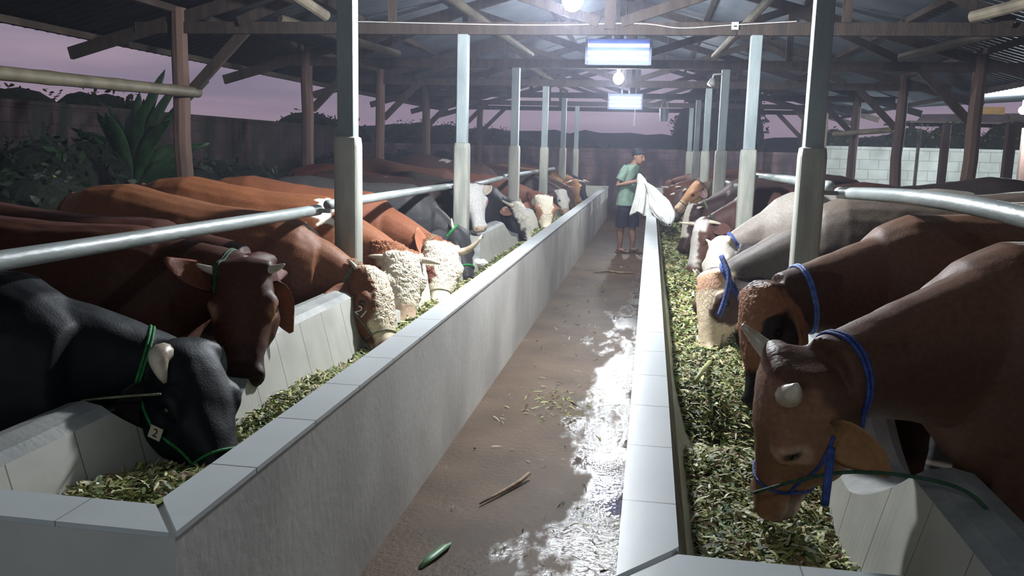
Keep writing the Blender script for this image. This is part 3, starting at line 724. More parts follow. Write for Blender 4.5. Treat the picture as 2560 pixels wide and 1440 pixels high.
        for i in range(m):
            for j in range(k_): extra.append((ecol if math.sin(2*PI*j/k_) > -.1 and i > 0 else np.array(c.get('ear_out', base)))*(1 if i > 1 else .7))
    me = bpy.data.meshes.new('body'); me.from_pydata(verts, [], faces); me.materials.append(M['coat'])
    me.polygons.foreach_set('use_smooth', [True]*len(me.polygons))
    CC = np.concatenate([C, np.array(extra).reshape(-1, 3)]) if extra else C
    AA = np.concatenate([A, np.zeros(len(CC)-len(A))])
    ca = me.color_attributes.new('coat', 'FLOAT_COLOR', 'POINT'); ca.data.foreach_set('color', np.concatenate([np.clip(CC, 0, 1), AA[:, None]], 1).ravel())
    bpy.data.meshes.remove(me2)
    root = empty(c.get('name', 'cow'), tuple(wth*[1, 1, 0]), c['label'], 'cow', 'cattle feeding along the '+('left' if sgn == 1 else 'right')+' trough')
    def fin(me_or_mb, nm, m=None, smooth=True):
        return me_or_mb.build(nm, m, root, smooth=smooth)
    o = bpy.data.objects.new('body', me); COL.objects.link(o); o.parent = root; o.matrix_parent_inverse = Matrix.Translation(-Vector(root.location))
    # eyes
    for s in (-1, 1):
        e = MB(); e.add(*loft([(HP(.185+dz*.019, s*.113, -.045), S, U, .019*math.sqrt(max(.02, 1-dz*dz))*hs, .019*math.sqrt(max(.02, 1-dz*dz))*hs, .019*math.sqrt(max(.02, 1-dz*dz))*hs, 2) for dz in np.linspace(-1, 1, 8)], 12)); fin(e, 'eye', M['eye'])
    # horns
    for s, spec in c.get('horns', {}).items():
        ln, out, fwd, upw, r0 = spec[:5]
        d0 = nrm(S*s*1.0+U*.2); d1 = S*s*out+F*fwd+U*upw+S*1e-6
        if len(spec) > 5: pass
        p0 = HP(.0, s*.088, -.015); p2 = p0+nrm(d1)*ln*hs; p1 = p0+d0*ln*.5*hs
        if len(spec) > 5: p2 = p0+np.array(spec[5])*ln; p1 = p0+np.array(spec[6])*ln*.5
        h = MB(); h.tube(bez(p0, p1, p2, 10), [r0*hs*q for q in (1.1, 1.05, 1.0, .95, .88, .8, .7, .58, .42, .18)], 12); fin(h, 'horn', M['horn'])
    # halter
    if c.get('halter'):
        hm = M[c['halter']]; r = c.get('rope_r', .0055)
        def ring(t0, tilt, grow=.006, a0=0, a1=2*PI, n=30, wk=1.0):
            w, tp, bt = head_prof(t0); cu = (tp-bt)/2; out = []
            for i in range(n+1):
                a = a0+(a1-a0)*i/n; ca_, sa_ = math.cos(a), math.sin(a); ex = 2.3
                x = math.copysign(abs(ca_)**(2/ex), ca_)*(w+grow)*wk; y = math.copysign(abs(sa_)**(2/ex), sa_)*((tp-cu if sa_ > 0 else bt+cu)+grow)
                out.append(HP(t0-tilt*(y/(.15)), x, cu+y))
            return out
        from mathutils.bvhtree import BVHTree
        bv = BVHTree.FromPolygons(V.tolist(), faces[:nbody])
        def snug(cen, q, off):
            cen = np.array(cen); q = np.array(q); dr = nrm(q-cen); st = cen+dr*.5
            hit = bv.ray_cast(Vector(st), Vector(-dr), .5)
            return q if hit[0] is None or (Vector(q)-hit[0]).length > .11 else np.array(hit[0])+dr*off
        h = MB()
        # neck loop just behind the ears
        def nring(q, grow=.008):
            p = C0*(1-q)**2+ctl*2*q*(1-q)+C1*q*q; tg = nrm(2*(1-q)*(ctl-C0)+2*q*(C1-ctl))
            side = nrm(SBn*(1-q)+S*q*.9+SBn*.05); side = nrm(side-tg*side.dot(tg)); up = np.cross(side, tg)
            if up[2] < 0 and abs(up[2]) > .2: up = -up
            w = np.interp(q, [0,.3,.65,1], [.22,.165,.125,.105])*c.get('nk', 1); tp = np.interp(q, [0,.3,.65,1], [.29,.21,.155,.12]); bt = np.interp(q, [0,.3,.65,1], [.36,.27,.19,.125])
            return [snug(p, p+side*math.cos(a)*(w+grow)+up*math.sin(a)*((tp if math.sin(a) > 0 else bt)+grow), r*.6) for a in np.linspace(0, 2*PI, 36)]
        nr = nring(c.get('loop', .86)); h.tube(nr, r, 7, cap=False); h.tube(nring(c.get('loop', .86)+.02, .010), r, 7, cap=False)
        if c.get('nose', True):
            h.tube([snug(HP(.37, 0, -.07), q_, r*.6) for q_ in ring(.37, .0)], r, 7, cap=False)
            for s in (-1, 1): h.tube([snug(HP(t_, 0, u_), HP(t_, s*.14, u_), r*.6) for t_, u_ in zip(np.linspace(.10, .37, 12), np.linspace(-.13, -.08, 12))], r, 7)
        fin(h, 'halter', hm)
    for spec in c.get('ropes', []):
        pts, m_, r_ = spec; h = MB(); h.tube(catmull(pts, 6), r_, 7); fin(h, 'tether_rope', M[m_])
    if c.get('post'): c['post'](root, HP, F, S, U, hs)
    return root

def text_part(txt, root, pos, xdir, ydir, size, m, name, ext=.001):
    cu = bpy.data.curves.new('t', 'FONT'); cu.body = txt; cu.size = size; cu.extrude = ext; cu.align_x = 'CENTER'; cu.align_y = 'CENTER'
    ob = bpy.data.objects.new('t', cu); COL.objects.link(ob); dg = bpy.context.evaluated_depsgraph_get(); dg.update()
    me = bpy.data.meshes.new_from_object(ob.evaluated_get(dg)); bpy.data.objects.remove(ob); me.materials.clear(); me.materials.append(m)
    x = nrm(xdir); y = nrm(np.array(ydir)-x*np.dot(ydir, x)); z = np.cross(x, y)
    me.transform(Matrix([[x[0], y[0], z[0], pos[0]], [x[1], y[1], z[1], pos[1]], [x[2], y[2], z[2], pos[2]], [0, 0, 0, 1]]))
    o = bpy.data.objects.new(name, me); COL.objects.link(o); o.parent = root
    top = root if root.type == 'EMPTY' else None
    if top: o.matrix_parent_inverse = Matrix.Translation(-Vector(top.location))
    return o

def l1_post(root, HP, F, S, U, hs):
    # cream ear tag hanging at the tip of the near ear
    p = np.array(at(388, 1083, Y=2.42)); x = nrm(RW[:, 0]); 
    xd = np.array([.92, 0, -.35]); yd = np.array([.35, 0, .92])
    mb = MB(); v = [p+xd*a*.022+yd*b*.022+np.array([0, c_, 0]) for c_ in (0, .004) for a, b in ((-1,-1),(1,-1),(1,1),(-1,1))]
    mb.add(v, [(0,1,2,3),(7,6,5,4),(0,4,5,1),(1,5,6,2),(2,6,7,3),(3,7,4,0)]); o = mb.build('ear_tag', M['beige_tag'], root)
    text_part('2', o, p+np.array([0, -.001, 0]), xd, yd, .04, M['ink'], 'tag_number')
def l3_post(root, HP, F, S, U, hs):
    s = 1 if S[1] < 0 else -1
    bd = [o for o in COL.objects if o.parent == root and o.name.startswith('body')][0]
    from mathutils.bvhtree import BVHTree
    bv = BVHTree.FromPolygons([v.co for v in bd.data.vertices], [tuple(p.vertices) for p in bd.data.polygons])
    y0 = at(903, 782, Y=4.0); dr = nrm(y0-np.array([0, 0, CAM_H])); h, n, _, _ = bv.ray_cast(Vector(y0), Vector(dr))
    if h is None: return
    n = np.array(n); p = np.array(h)+n*.010; xd = np.array([.8, 0, -.6]); xd = xd-n*xd.dot(n); yd = np.cross(n, nrm(xd))
    text_part('21', root, p, xd, yd, .072, M['chalk'], 'painted_number', .003)

HORN = dict
COWS = [
 dict(side='L', label='black cow nearest the camera on the left, green rope halter, head in the trough corner', col=BLACK, poll=(478,878,2.64), muz=(590,1165,2.48), U=(.80,-.30,.42), W=(-2.02,2.42,1.17), hipz=1.22, vox=.011, hs=1.12, nk=1.1,
      ear_dir={1:(-.42,-.15,-.75)}, noear=-1, ear_t=.06, ear=.20, horns={1:(.13,0,0,0,.034,(.30,-.45,-.60),(.1,-1,.35))}, halter='green_rope', rope_r=.005, loop=.80, post=l1_post, ear_in=(.02,.018,.018), ropes=[([at(402,985,Y=2.42),at(300,992,Y=2.40),at(190,1005,Y=2.42),at(60,1040,Y=2.45)],'dull_rope',.004)], marks=[('muzzle',(.02,.02,.024))]),
 dict(side='L', label='dark red-brown horned cow with a pale ring round its eye, facing the camera', col=(.080,.030,.019), poll=(605,672,3.42), muz=(612,985,3.16), U=(.38,-.88,.12), W=(-2.25,3.50,1.22), hipz=1.25, vox=.011, hs=1.08, ear=.23, ear_dir={1:(-.62,-.55,.50), -1:(.3,.2,-.95)},
      ear_in=(.20,.065,.035), horns={1:(.10,0,0,0,.019,(-1,-.1,.28),(-1,-.1,0)), -1:(.10,0,0,0,.019,(1,-.2,.30),(1,-.1,0))}, halter='dark_rope', nose=False, marks=[('eyering',(.30,.15,.085)),('snout',(.05,.02,.015)),('muzzle',(.02,.012,.012))]),
 dict(side='L', label='large chestnut cow with the number 21 on its cheek and a curly pale forehead', col=BROWN, poll=(935,692,4.75), muz=(1000,882,4.52), U=(.90,-.20,.38), W=(-2.10,4.72,1.20), hipz=1.32, vox=.011, hs=1.08, ear_dir={1:(-.55,-.6,.0), -1:(0,1,.1)}, ear=.17, ear_t=.08,
      ear_in=(.20,.075,.035), horns={1:(.12,0,0,0,.018,(-.8,.3,.7),(-.5,.5,.2)), -1:(.13,0,0,0,.018,(-.85,-.1,.62),(-.5,-.5,.2))}, halter='dull_rope', rope_r=.005, nose=True, curl=1.0, cs=.085, cw=.075, cu=-.10, post=l3_post, marks=[('crest',CREAM),('chin',(.50,.34,.22))]),
 dict(side='L', label='chestnut cow with a curly cream face and two short horns, behind the number 21 cow', col=(.22,.08,.034), poll=(1010,645,5.50), muz=(1020,815,5.28), U=(.50,-.80,.2), W=(-2.2,5.62,1.25), hipz=1.34, vox=.010, hs=1.05, ear_dir={1:(-1,.1,.15)}, noear=-1,
      ear_in=(.26,.09,.05), ear_out=(.2,.07,.03), horns={1:(.16,0,0,0,.021,(-1,0,.05),(-1,0,.1)), -1:(.17,0,0,0,.023,(1,-.1,-.12),(1,0,0))}, curl=.9, marks=[('head',WHITE),('snout',(.62,.44,.32)),('cheeks',(.36,.15,.08)),('shoulder',(.85,.80,.70,-2.16,5.45,1.16))]),
 dict(side='L', label='chestnut cow with curly cream face, brown eye patch and one long curved horn', col=(.20,.07,.034), poll=(1108,622,6.35), muz=(1108,785,6.0), U=(.46,-.85,.2), W=(-2.2,6.55,1.24), hipz=1.32, vox=.011, hs=1.08, ear_dir={1:(-.25,-.2,1)}, noear=-1, ear=.22,
      ear_in=(.40,.16,.09), ear_out=(.22,.08,.04), horns={-1:(.26,0,0,0,.026,(.85,-.1,.55),(1,-.1,-.1))}, curl=1.2, ep=1, halter='dull_rope', rope_r=.004, loop=.85, nose=True, marks=[('head',WHITE),('eyepatch',(.16,.055,.035))]),
 dict(side='L', label='dark grey cow with a green rope, behind the cow with the long curved horn', col=DGREY, poll=(1155,578,7.5), muz=(1188,698,7.25), U=(.85,-.3,.35), W=(-2.12,7.5,1.27), hipz=1.30, vox=.014, hs=1.08, horns={1:(.10,0,0,0,.016,(-.2,-.2,1),(-.2,-1,.2))}, noear=-1, halter='green_rope', rope_r=.009, loop=.93, back=(.07,.065,.06)),
 dict(side='L', label='cow with a flat white face held up against the second left post', col=(.05,.032,.028), poll=(1186,466,8.35), muz=(1208,578,8.15), U=(.55,-.80,.15), W=(-2.2,8.6,1.25), hipz=1.33, vox=.014, hs=.98, ear=.13, ear_dir={-1:(.8,0,.55), 1:(-1,0,.1)}, ear_in=(.4,.33,.28), ear_out=(.4,.33,.28), marks=[('head',(.48,.46,.44)),('eyering',(.30,.15,.12)),('muzzle',(.5,.38,.3))]),
 dict(side='L', label='dark cow with white curly forehead and long white horn by the third left post', col=(.022,.02,.026), back=(.11,.085,.07), poll=(1298,516,10.6), muz=(1335,605,10.45), U=(.92,-.2,.35), W=(-2.02,10.55,1.18), hipz=1.28, vox=.014, hs=1.1, noear=-1, horns={1:(.22,0,0,0,.022,(-.8,-.2,.35),(-.3,-1,0)), -1:(.12,0,0,0,.02,(-.2,0,1),(0,.5,.5))}, curl=1.0, fh=-.06, cu=-.08, marks=[('forehead',(.78,.72,.62)),('blaze',(.78,.72,.62))], ear_in=(.35,.18,.13)),
 dict(side='L', label='red-brown cow with an upright shaggy cream head beyond the third left post', col=(.15,.06,.038), poll=(1360,497,12.5), muz=(1372,566,12.3), U=(.55,-.8,.2), W=(-2.1,12.6,1.2), hipz=1.28, vox=.018, hs=1.1, curl=1.6, marks=[('head',WHITE),('eyepatch',(.40,.20,.11))]),
 dict(side='L', label='dark brown cow with a white face stripe beyond the shaggy cream-headed cow', col=(.055,.032,.028), poll=(1408,478,14.9), muz=(1428,545,14.75), U=(.80,-.5,.3), W=(-2.05,14.9,1.2), hipz=1.28, vox=.02, marks=[('face',(.68,.64,.58)),('snout',(.42,.28,.2))], back=(.12,.09,.08)),
 dict(side='L', label='bright brown cow near the far end of the left trough', col=TAN, poll=(1438,452,17.6), muz=(1450,505,17.5), U=(.7,-.6,.3), W=(-2.0,17.6,1.2), hipz=1.28, vox=.022, horns={1:(.2,1.0,.3,.2,.02), -1:(.2,1.0,.3,.2,.02)}),
 dict(side='L', label='black cow last in the row at the far end of the left trough', col=(.015,.014,.018), poll=(1452,450,19.2), muz=(1468,492,19.1), U=(.8,-.4,.4), W=(-2.0,19.2,1.2), hipz=1.28, vox=.022, horns={1:(.2,1.0,.3,.2,.02), -1:(.2,1.0,.3,.2,.02)}, back=(.16,.07,.04)),
 # right side
 dict(side='R', label='brown horned cow nearest the camera on the right, blue rope behind its ears', col=(.115,.055,.034), back=(.22,.105,.062), poll=(1938,935,2.42), muz=(1855,1295,2.58), U=(-.97,-.12,.12), W=(1.08,2.78,1.36), hipz=1.38, vox=.010, hs=1.14, hl=.82, ear=.17, girth=1.05, ear_dir={-1:(.66,-.42,-.42), 1:(.5,.6,.1)}, ear_t=.085, ear_u=-.12,
      ear_in=(.34,.17,.08), horns={1:(.13,0,0,0,.026,(-.72,.25,.62),(-.3,.8,.1)), -1:(.085,0,0,0,.030,(.10,-.75,.55),(0,-1,.1))}, halter='blue_rope', rope_r=.0055, loop=.93, nose=True, curl=.18, cu=-.07,
      ropes=[([at(1885,1232,Y=2.36),at(2020,1195,Y=2.22),at(2145,1180,Y=2.2),at(2300,1195,Y=2.15),at(2420,1232,Y=2.1),at(2500,1310,Y=2.08)],'dark_rope',.005),([at(2078,1120,Y=2.24),at(2072,1180,Y=2.2),at(2062,1262,Y=2.2)],'blue_rope',.011)], marks=[('head',(.25,.12,.07)),('eyering',(.44,.27,.18)),('chin',(.5,.38,.30)),('muzzle',(.34,.20,.14))], arch=.04),
 dict(side='R', label='red-brown cow with dark muzzle and curly poll, second from the camera on the right', col=(.085,.042,.027), back=(.24,.115,.065), poll=(1888,738,3.62), muz=(1862,1000,3.46), U=(-.90,-.38,.15), W=(1.10,3.85,1.37), hipz=1.42, vox=.011, hs=1.0, ear_dir={-1:(.25,-.3,-1), 1:(.3,.7,.2)}, ear_t=.06,
      ear_in=(.34,.17,.11), ear_out=(.30,.14,.085), halter='blue_band', rope_r=.007, loop=.84, nose=False, curl=.5, cu=-.08, marks=[('head',(.34,.155,.085)),('snout',(.022,.018,.018)),('eyepatch',(.03,.02,.02))], arch=.03),
 dict(side='R', label='cow with smooth cream face, dark eye patch and blue halter, third on the right', col=GREYB, back=(.135,.10,.075), poll=(1775,692,5.25), muz=(1748,858,5.05), U=(-.82,-.50,.22), W=(1.12,5.25,1.38), hipz=1.42, vox=.011, hs=1.08, girth=1.05, ear_dir={-1:(.9,-.3,.12), 1:(.3,.7,.2)}, ear=.21,
      ear_in=(.035,.022,.02), ear_out=(.07,.045,.035), horns={1:(.08,0,0,0,.02,(-.5,.3,.8),(0,1,0)), -1:(.09,0,0,0,.02,(.5,-.3,-.5),(.5,-.8,.2))}, halter='blue_rope', rope_r=.010, loop=.95, nose=False, curl=.3, cu=-.03, ropes=[([at(1803,640,Y=5.05),at(1822,690,Y=4.98),at(1814,742,Y=4.95),at(1797,792,Y=4.92)],'blue_rope',.016)], marks=[('head',(.76,.60,.42)),('eyepatch',(.085,.045,.035)),('brow',(.42,.17,.09))]),
 dict(side='R', label='pale grey cow with a whitish neck and blue neck rope, fourth on the right', col=(.20,.165,.14), back=(.33,.30,.26), poll=(1797,606,6.5), muz=(1752,745,6.3), U=(-.80,-.45,.3), W=(1.05,6.6,1.34), hipz=1.38, vox=.013, hs=1.1, ear_dir={-1:(.8,-.5,-.1), 1:(.3,.7,.2)},
      ear_in=(.04,.03,.03), ear_out=(.45,.42,.37), horns={1:(.08,0,0,0,.02,(-.6,.3,.5),(0,1,0)), -1:(.08,0,0,0,.02,(.0,-.3,.5),(0,-1,0))}, halter='blue_rope', rope_r=.008, loop=.92, nose=False, marks=[('head',(.44,.40,.35)),('eyering',(.3,.25,.2))]),
 dict(side='R', label='brown cow with a white forehead blaze and straight side horns, fifth on the right', col=(.085,.040,.034), poll=(1752,556,8.4), muz=(1710,695,8.2), U=(-.88,-.42,.2), W=(1.0,8.5,1.30), hipz=1.36, vox=.013, hs=1.12, horns={1:(.17,0,0,0,.018,(-1,.1,.05),(-1,.2,.1)), -1:(.15,0,0,0,.018,(1,-.1,-.15),(.6,-.6,.1))}, cw=.05, marks=[('head',(.12,.06,.045)),('crest',(.58,.53,.48)),('brow',(.9,.85,.8))], halter='dark_rope', nose=False, loop=.93),
 dict(side='R', label='dark brown cow with a narrow white face stripe, sixth on the right', col=(.06,.034,.03), poll=(1728,520,9.8), muz=(1695,620,9.65), U=(-.85,-.45,.25), W=(1.0,9.9,1.27), hipz=1.34, vox=.015, hs=1.1, horns={1:(.10,0,0,0,.018,(.2,.3,.8),(0,1,0)), -1:(.10,0,0,0,.018,(.6,-.3,.2),(0,-1,0))}, marks=[('blaze',(.74,.66,.55)),('snout',(.06,.035,.03))], halter='dull_rope', nose=False),
 dict(side='R', label='tan cow with its head raised towards the corridor, seventh on the right', col=(.13,.072,.05), poll=(1742,458,12.0), muz=(1688,514,11.95), U=(-.45,-.15,.85), W=(1.25,12.0,1.30), hipz=1.34, vox=.016, hs=1.0, ear_dir={-1:(.25,-.8,-.45), 1:(.3,.7,.2)}, ear=.22, marks=[('head',TAN),('snout',(.52,.36,.24))], ear_in=(.10,.04,.03), ear_out=(.10,.04,.03), arch=.0, halter='dark_rope'),
 dict(side='R', label='dark brown cow behind the raised-headed tan cow on the right', col=(.06,.036,.03), poll=(1697,480,13.2), muz=(1680,545,13.0), U=(-.8,-.5,.3), W=(.95,13.3,1.25), hipz=1.3, vox=.02, horns={1:(.12,1,0,.2,.02), -1:(.12,1,0,.2,.02)}),
 dict(side='R', label='reddish cow with pink nose near the far end of the right trough', col=(.17,.065,.035), poll=(1680,468,15.4), muz=(1664,512,15.3), U=(-.7,-.5,.5), W=(.95,15.4,1.25), hipz=1.3, vox=.022, horns={1:(.2,1,0,.2,.02), -1:(.2,1,0,.2,.02)}, marks=[('snout',(.42,.22,.15))]),
 dict(side='R', label='red-brown cow last in the row at the far end of the right trough', col=(.14,.055,.035), poll=(1672,455,18.0), muz=(1658,492,17.9), U=(-.7,-.5,.5), W=(.95,18.0,1.28), hipz=1.32, vox=.022),
]
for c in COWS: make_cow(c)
# cattle of which only backs and necks show between the others
FILL = [dict(side='L', label='dark maroon cow at the left edge behind the black cow, only its back showing', col=(.07,.026,.018), pollw=(-1.95,4.05,1.0), muzw=(-1.80,4.0,.55), U=(.8,-.3,.4), W=(-2.5,4.08,1.20), hipz=1.24),
        dict(side='L', label='maroon cow with pale marks on its back, between the second and third left posts', col=(.095,.035,.028), pollw=(-2.2,9.6,.95), muzw=(-2.1,9.5,.48), U=(.8,-.3,.4), W=(-2.75,9.6,1.25), hipz=1.37, marks=[('shoulder',(.55,.5,.47,-3.0,9.35,1.33))]),
        dict(side='L', label='brown cow back showing over its neighbours beyond the third left post', col=(.13,.06,.042), pollw=(-2.2,11.6,.95), muzw=(-2.1,11.5,.48), U=(.8,-.3,.4), W=(-2.8,11.6,1.3), hipz=1.42),
        dict(side='L', label='dark brown cow back showing by the fourth left post', col=(.07,.04,.035), pollw=(-2.2,13.7,.95), muzw=(-2.1,13.6,.48), U=(.8,-.3,.4), W=(-2.7,13.75,1.35), hipz=1.48, marks=[('shoulder',(.5,.45,.42,-3.3,13.6,1.46))]),
        dict(side='L', label='brown cow back showing by the fifth left post', col=(.12,.06,.045), poll=(1425,470,16.2), muz=(1438,512,16.1), U=(.8,-.3,.4), W=(-2.1,16.2,1.22), hipz=1.32),
        dict(side='R', label='dark brown cow with a long sloping neck between the second and third right posts', col=(.085,.05,.04), poll=(1745,520,11.0), muz=(1720,590,10.9), U=(-.8,-.3,.4), W=(1.1,11.0,1.32), hipz=1.38),
        dict(side='R', label='dark cow back seen over the near right rail beside the white wall', col=(.035,.026,.024), pollw=(1.15,7.5,1.0), muzw=(1.05,7.4,.55), U=(-.8,-.3,.4), W=(1.75,7.55,1.36), hipz=1.46),
        dict(side='R', label='golden brown cow back rising above the near right rail', col=(.20,.11,.05), pollw=(1.2,4.55,.95), muzw=(1.1,4.45,.5), U=(-.8,-.3,.4), W=(1.75,4.6,1.40), hipz=1.50)]
for c in FILL:
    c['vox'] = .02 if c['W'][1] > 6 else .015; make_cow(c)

# ------------------------------------------------------------------ man
def man():
    root = empty('person', (-.33, 13.75, 0), 'person in sage green t-shirt and navy shorts holding a white sack in the corridor', 'person')
    d = nrm((.86, -.50, 0)); s = np.cross((0, 0, 1), d); Z = np.array([0, 0, 1.0]); O = np.array([-.33, 13.75, 0])
    def Pt(f, l, z): return O+d*f+s*l+Z*z
    mb = MB()
    tor = [(-.02,.84,.15,.10),(-.03,.92,.155,.11),(-.03,1.02,.145,.10),(-.02,1.12,.16,.105),(.0,1.22,.18,.115),(.03,1.32,.185,.105),(.055,1.385,.14,.085),(.075,1.42,.07,.06)]
    mb.add(*loft([(Pt(f, 0, z), s, d, w, t, t, 2.3) for f, z, w, t in tor], 20))
    mb.tube([Pt(.06,0,1.38), Pt(.10,0,1.44), Pt(.14,0,1.49)], [.062,.055,.055], 12)
    hd = [(.115,.0,.03),(.12,.03,.06),(.13,.07,.074),(.145,.12,.078),(.15,.17,.072),(.15,.205,.05),(.15,.222,.02)]
    ax = nrm(Z*.93-d*(-.25)); fw = nrm(d-ax*ax.dot(d)); hb = Pt(.11, 0, 1.43)
    H = lambda a, b, c: hb+fw*a+s*b+ax*c
    # skull and jaw sections stacked along the head axis
    for_secs = [(.055,.005,.030,.030),(.050,.03,.048,.055),(.035,.06,.060,.078),(.020,.10,.070,.090),(.010,.14,.074,.096),(.005,.18,.068,.088),(.0,.21,.048,.062),(.0,.225,.02,.03)]
    mb.add(*loft([(H(a, 0, c_), s, fw, w, t, t, 2.2) for a, c_, w, t in for_secs], 18))
    mb.tube([H(.108,0,.13), H(.120,0,.105), H(.128,0,.088), H(.112,0,.080)], [.010,.012,.014,.010], 8)       # nose
    mb.tube([H(.088,-.02,.055), H(.103,0,.055), H(.088,.02,.055)], [.006,.009,.006], 8)                      # lips
    for q in (-1, 1):
        mb.tube([H(.0,q*.07,.125), H(-.012,q*.082,.105), H(.0,q*.074,.08)], [.010,.014,.008], 8)               # ears
        # legs
        l = q*.095; fo = .06 if q > 0 else -.06
        mb.tube([Pt(-.02, l*.8, .82), Pt(fo*.4+.0, l, .68), Pt(fo*.7+.01, l, .47), Pt(fo*.9-.015, l, .34), Pt(fo, l, .20), Pt(fo-.01, l, .085), Pt(fo-.015, l, .045)], [.070,.078,.055,.058,.047,.035,.036], 14)
        mb.add(*loft([(Pt(fo+a, l, z), s, Z, w, t, t, 2.4) for a, z, w, t in ((-.055,.04,.022,.02),(-.02,.05,.034,.03),(.05,.045,.038,.025),(.11,.035,.045,.016),(.155,.030,.040,.012),(.175,.03,.02,.008))], 14))
        # arms
        sh = Pt(.03, q*.17, 1.345); el = Pt(-.07, q*.235, 1.085) if q < 0 else Pt(.05, q*.22, 1.09); wr = Pt(.19, q*.12, 1.155)
        mb.tube([sh, sh*.5+el*.5, el, el*.5+wr*.5, wr], [.052,.045,.038,.036,.026], 12)
        # hand: palm and five fingers closed on the cloth
        hx = nrm(Pt(.28, q*.05, 1.15)-wr); up = Z; sd = nrm(np.cross(hx, up))
        mb.add(*loft([(wr+hx*t, up, sd, w, th, th, 2.4) for t, w, th in ((-.01,.026,.018),(.03,.038,.017),(.07,.042,.015),(.09,.036,.012))], 12))
        for k, (off, ln) in enumerate(((.033,.062),(.011,.072),(-.011,.068),(-.031,.052))):
            b = wr+hx*.082+up*off; c1 = b+hx*ln*.5; c2 = c1+(-q*sd if q > 0 else sd)*ln*.40*-1+hx*.01; c3 = c2-hx*ln*.35
            mb.tube([b, c1, c2, c3], [.0095,.009,.0085,.007], 7)
        mb.tube([wr+hx*.02+up*.028, wr+hx*.05+up*.052, wr+hx*.08+up*.048], [.012,.010,.008], 7)
    me = bpy.data.meshes.new('t'); me.from_pydata(mb.v, [], mb.f); ob = bpy.data.objects.new('t', me); COL.objects.link(ob)
    import bmesh
    bm = bmesh.new(); bm.from_mesh(me); bmesh.ops.recalc_face_normals(bm, faces=bm.faces); bm.to_mesh(me); bm.free()
    r = ob.modifiers.new('r', 'REMESH'); r.mode = 'VOXEL'; r.voxel_size = .006
    q = ob.modifiers.new('s', 'SMOOTH'); q.iterations = 4
    dg = bpy.context.evaluated_depsgraph_get(); dg.update(); m2 = bpy.data.meshes.new_from_object(ob.evaluated_get(dg)); bpy.data.objects.remove(ob)
    m2.materials.clear(); m2.materials.append(M['skin']); nv = len(m2.vertices); V = np.zeros(nv*3); m2.vertices.foreach_get('co', V); V = V.reshape(-1, 3)
    C = np.tile(np.array([.27,.145,.10]), (nv, 1)); C[V[:, 2] < .55] *= .72
    rel = V-hb
    for q in (-1, 1):
        for a_, b_, c_, rr_ in ((.082, .033, .118, .011), (.088, .035, .140, .010)):
            C[np.linalg.norm((V-H(a_, q*b_, c_))*[1, 1, 1.6], axis=1) < rr_*1.5] = (.03, .02, .018)
    lips = (np.abs(rel@ax-.055) < .010) & (rel@fw > .085); C[lips] = (.22,.08,.07)
    ca = m2.color_attributes.new('coat', 'FLOAT_COLOR', 'POINT'); ca.data.foreach_set('color', np.concatenate([C, np.zeros((nv, 1))], 1).ravel())
    m2.polygons.foreach_set('use_smooth', [True]*len(m2.polygons)); m2.name = 'body'
    o = bpy.data.objects.new('body', m2); COL.objects.link(o); o.parent = root; o.matrix_parent_inverse = Matrix.Translation(-Vector(root.location))
    for nm in ('skin',):
        pass
    def cloth(parts, nm, m, vox=.008, it=3, loc_p=root):
        me = bpy.data.meshes.new('t'); b = MB()
        for g in parts: b.add(*g)
        me.from_pydata(b.v, [], b.f); ob = bpy.data.objects.new('t', me); COL.objects.link(ob)
        bm = bmesh.new(); bm.from_mesh(me); bmesh.ops.recalc_face_normals(bm, faces=bm.faces); bm.to_mesh(me); bm.free()
        r = ob.modifiers.new('r', 'REMESH'); r.mode = 'VOXEL'; r.voxel_size = vox
        q = ob.modifiers.new('s', 'SMOOTH'); q.iterations = it
        dg = bpy.context.evaluated_depsgraph_get(); dg.update(); m2 = bpy.data.meshes.new_from_object(ob.evaluated_get(dg)); bpy.data.objects.remove(ob)
        m2.materials.clear(); m2.materials.append(m); m2.polygons.foreach_set('use_smooth', [True]*len(m2.polygons))
        nv = len(m2.vertices); V = np.zeros(nv*3); m2.vertices.foreach_get('co', V); V = V.reshape(-1, 3)
        NR = np.zeros(nv*3); m2.vertex_normals.foreach_get('vector', NR); NR = NR.reshape(-1, 3)
        V += NR*(vnoise(V*[1, 1, .6], 26)*.006)[:, None]; m2.vertices.foreach_set('co', V.ravel())
        o = bpy.data.objects.new(nm, m2); COL.objects.link(o); o.parent = loc_p; o.matrix_parent_inverse = Matrix.Translation(-Vector(root.location)); return o
    g = .022
    sh_t = [(-.03,.76,.185,.150),(-.03,.90,.172,.13),(-.03,1.0,.165,.12),(-.02,1.12,.175,.125),(.0,1.22,.195,.13),(.03,1.32,.20,.122),(.055,1.385,.155,.10),(.07,1.412,.10,.08)]
    parts = [loft([(Pt(f, 0, z), s, d, w, t, t, 2.4) for f, z, w, t in sh_t], 24)]
    for q in (-1, 1):
        sh = Pt(.03, q*.165, 1.345); el = Pt(-.07, q*.235, 1.085) if q < 0 else Pt(.05, q*.22, 1.09)
        parts.append(tube_geo([sh*1.15-el*.15, sh*.8+el*.2, sh*.45+el*.55, sh*.3+el*.7], [.05,.072,.070,.073], 14))
    cloth(parts, 'shirt', M['shirt'])
    parts = [loft([(Pt(-.025, 0, z), s, d, w, t, t, 2.4) for z, w, t in ((.70,.162,.118),(.80,.158,.115),(.88,.150,.105))], 24)]
    for q in (-1, 1):
        l = q*.095; fo = .06 if q > 0 else -.06
        parts.append(tube_geo([Pt(-.02, l*.8, .76), Pt(fo*.4, l, .68), Pt(fo*.7, l*1.02, .52), Pt(fo*.75, l*1.02, .42)], [.085,.104,.100,.098], 18))
    cloth(parts, 'shorts', M['shorts'])
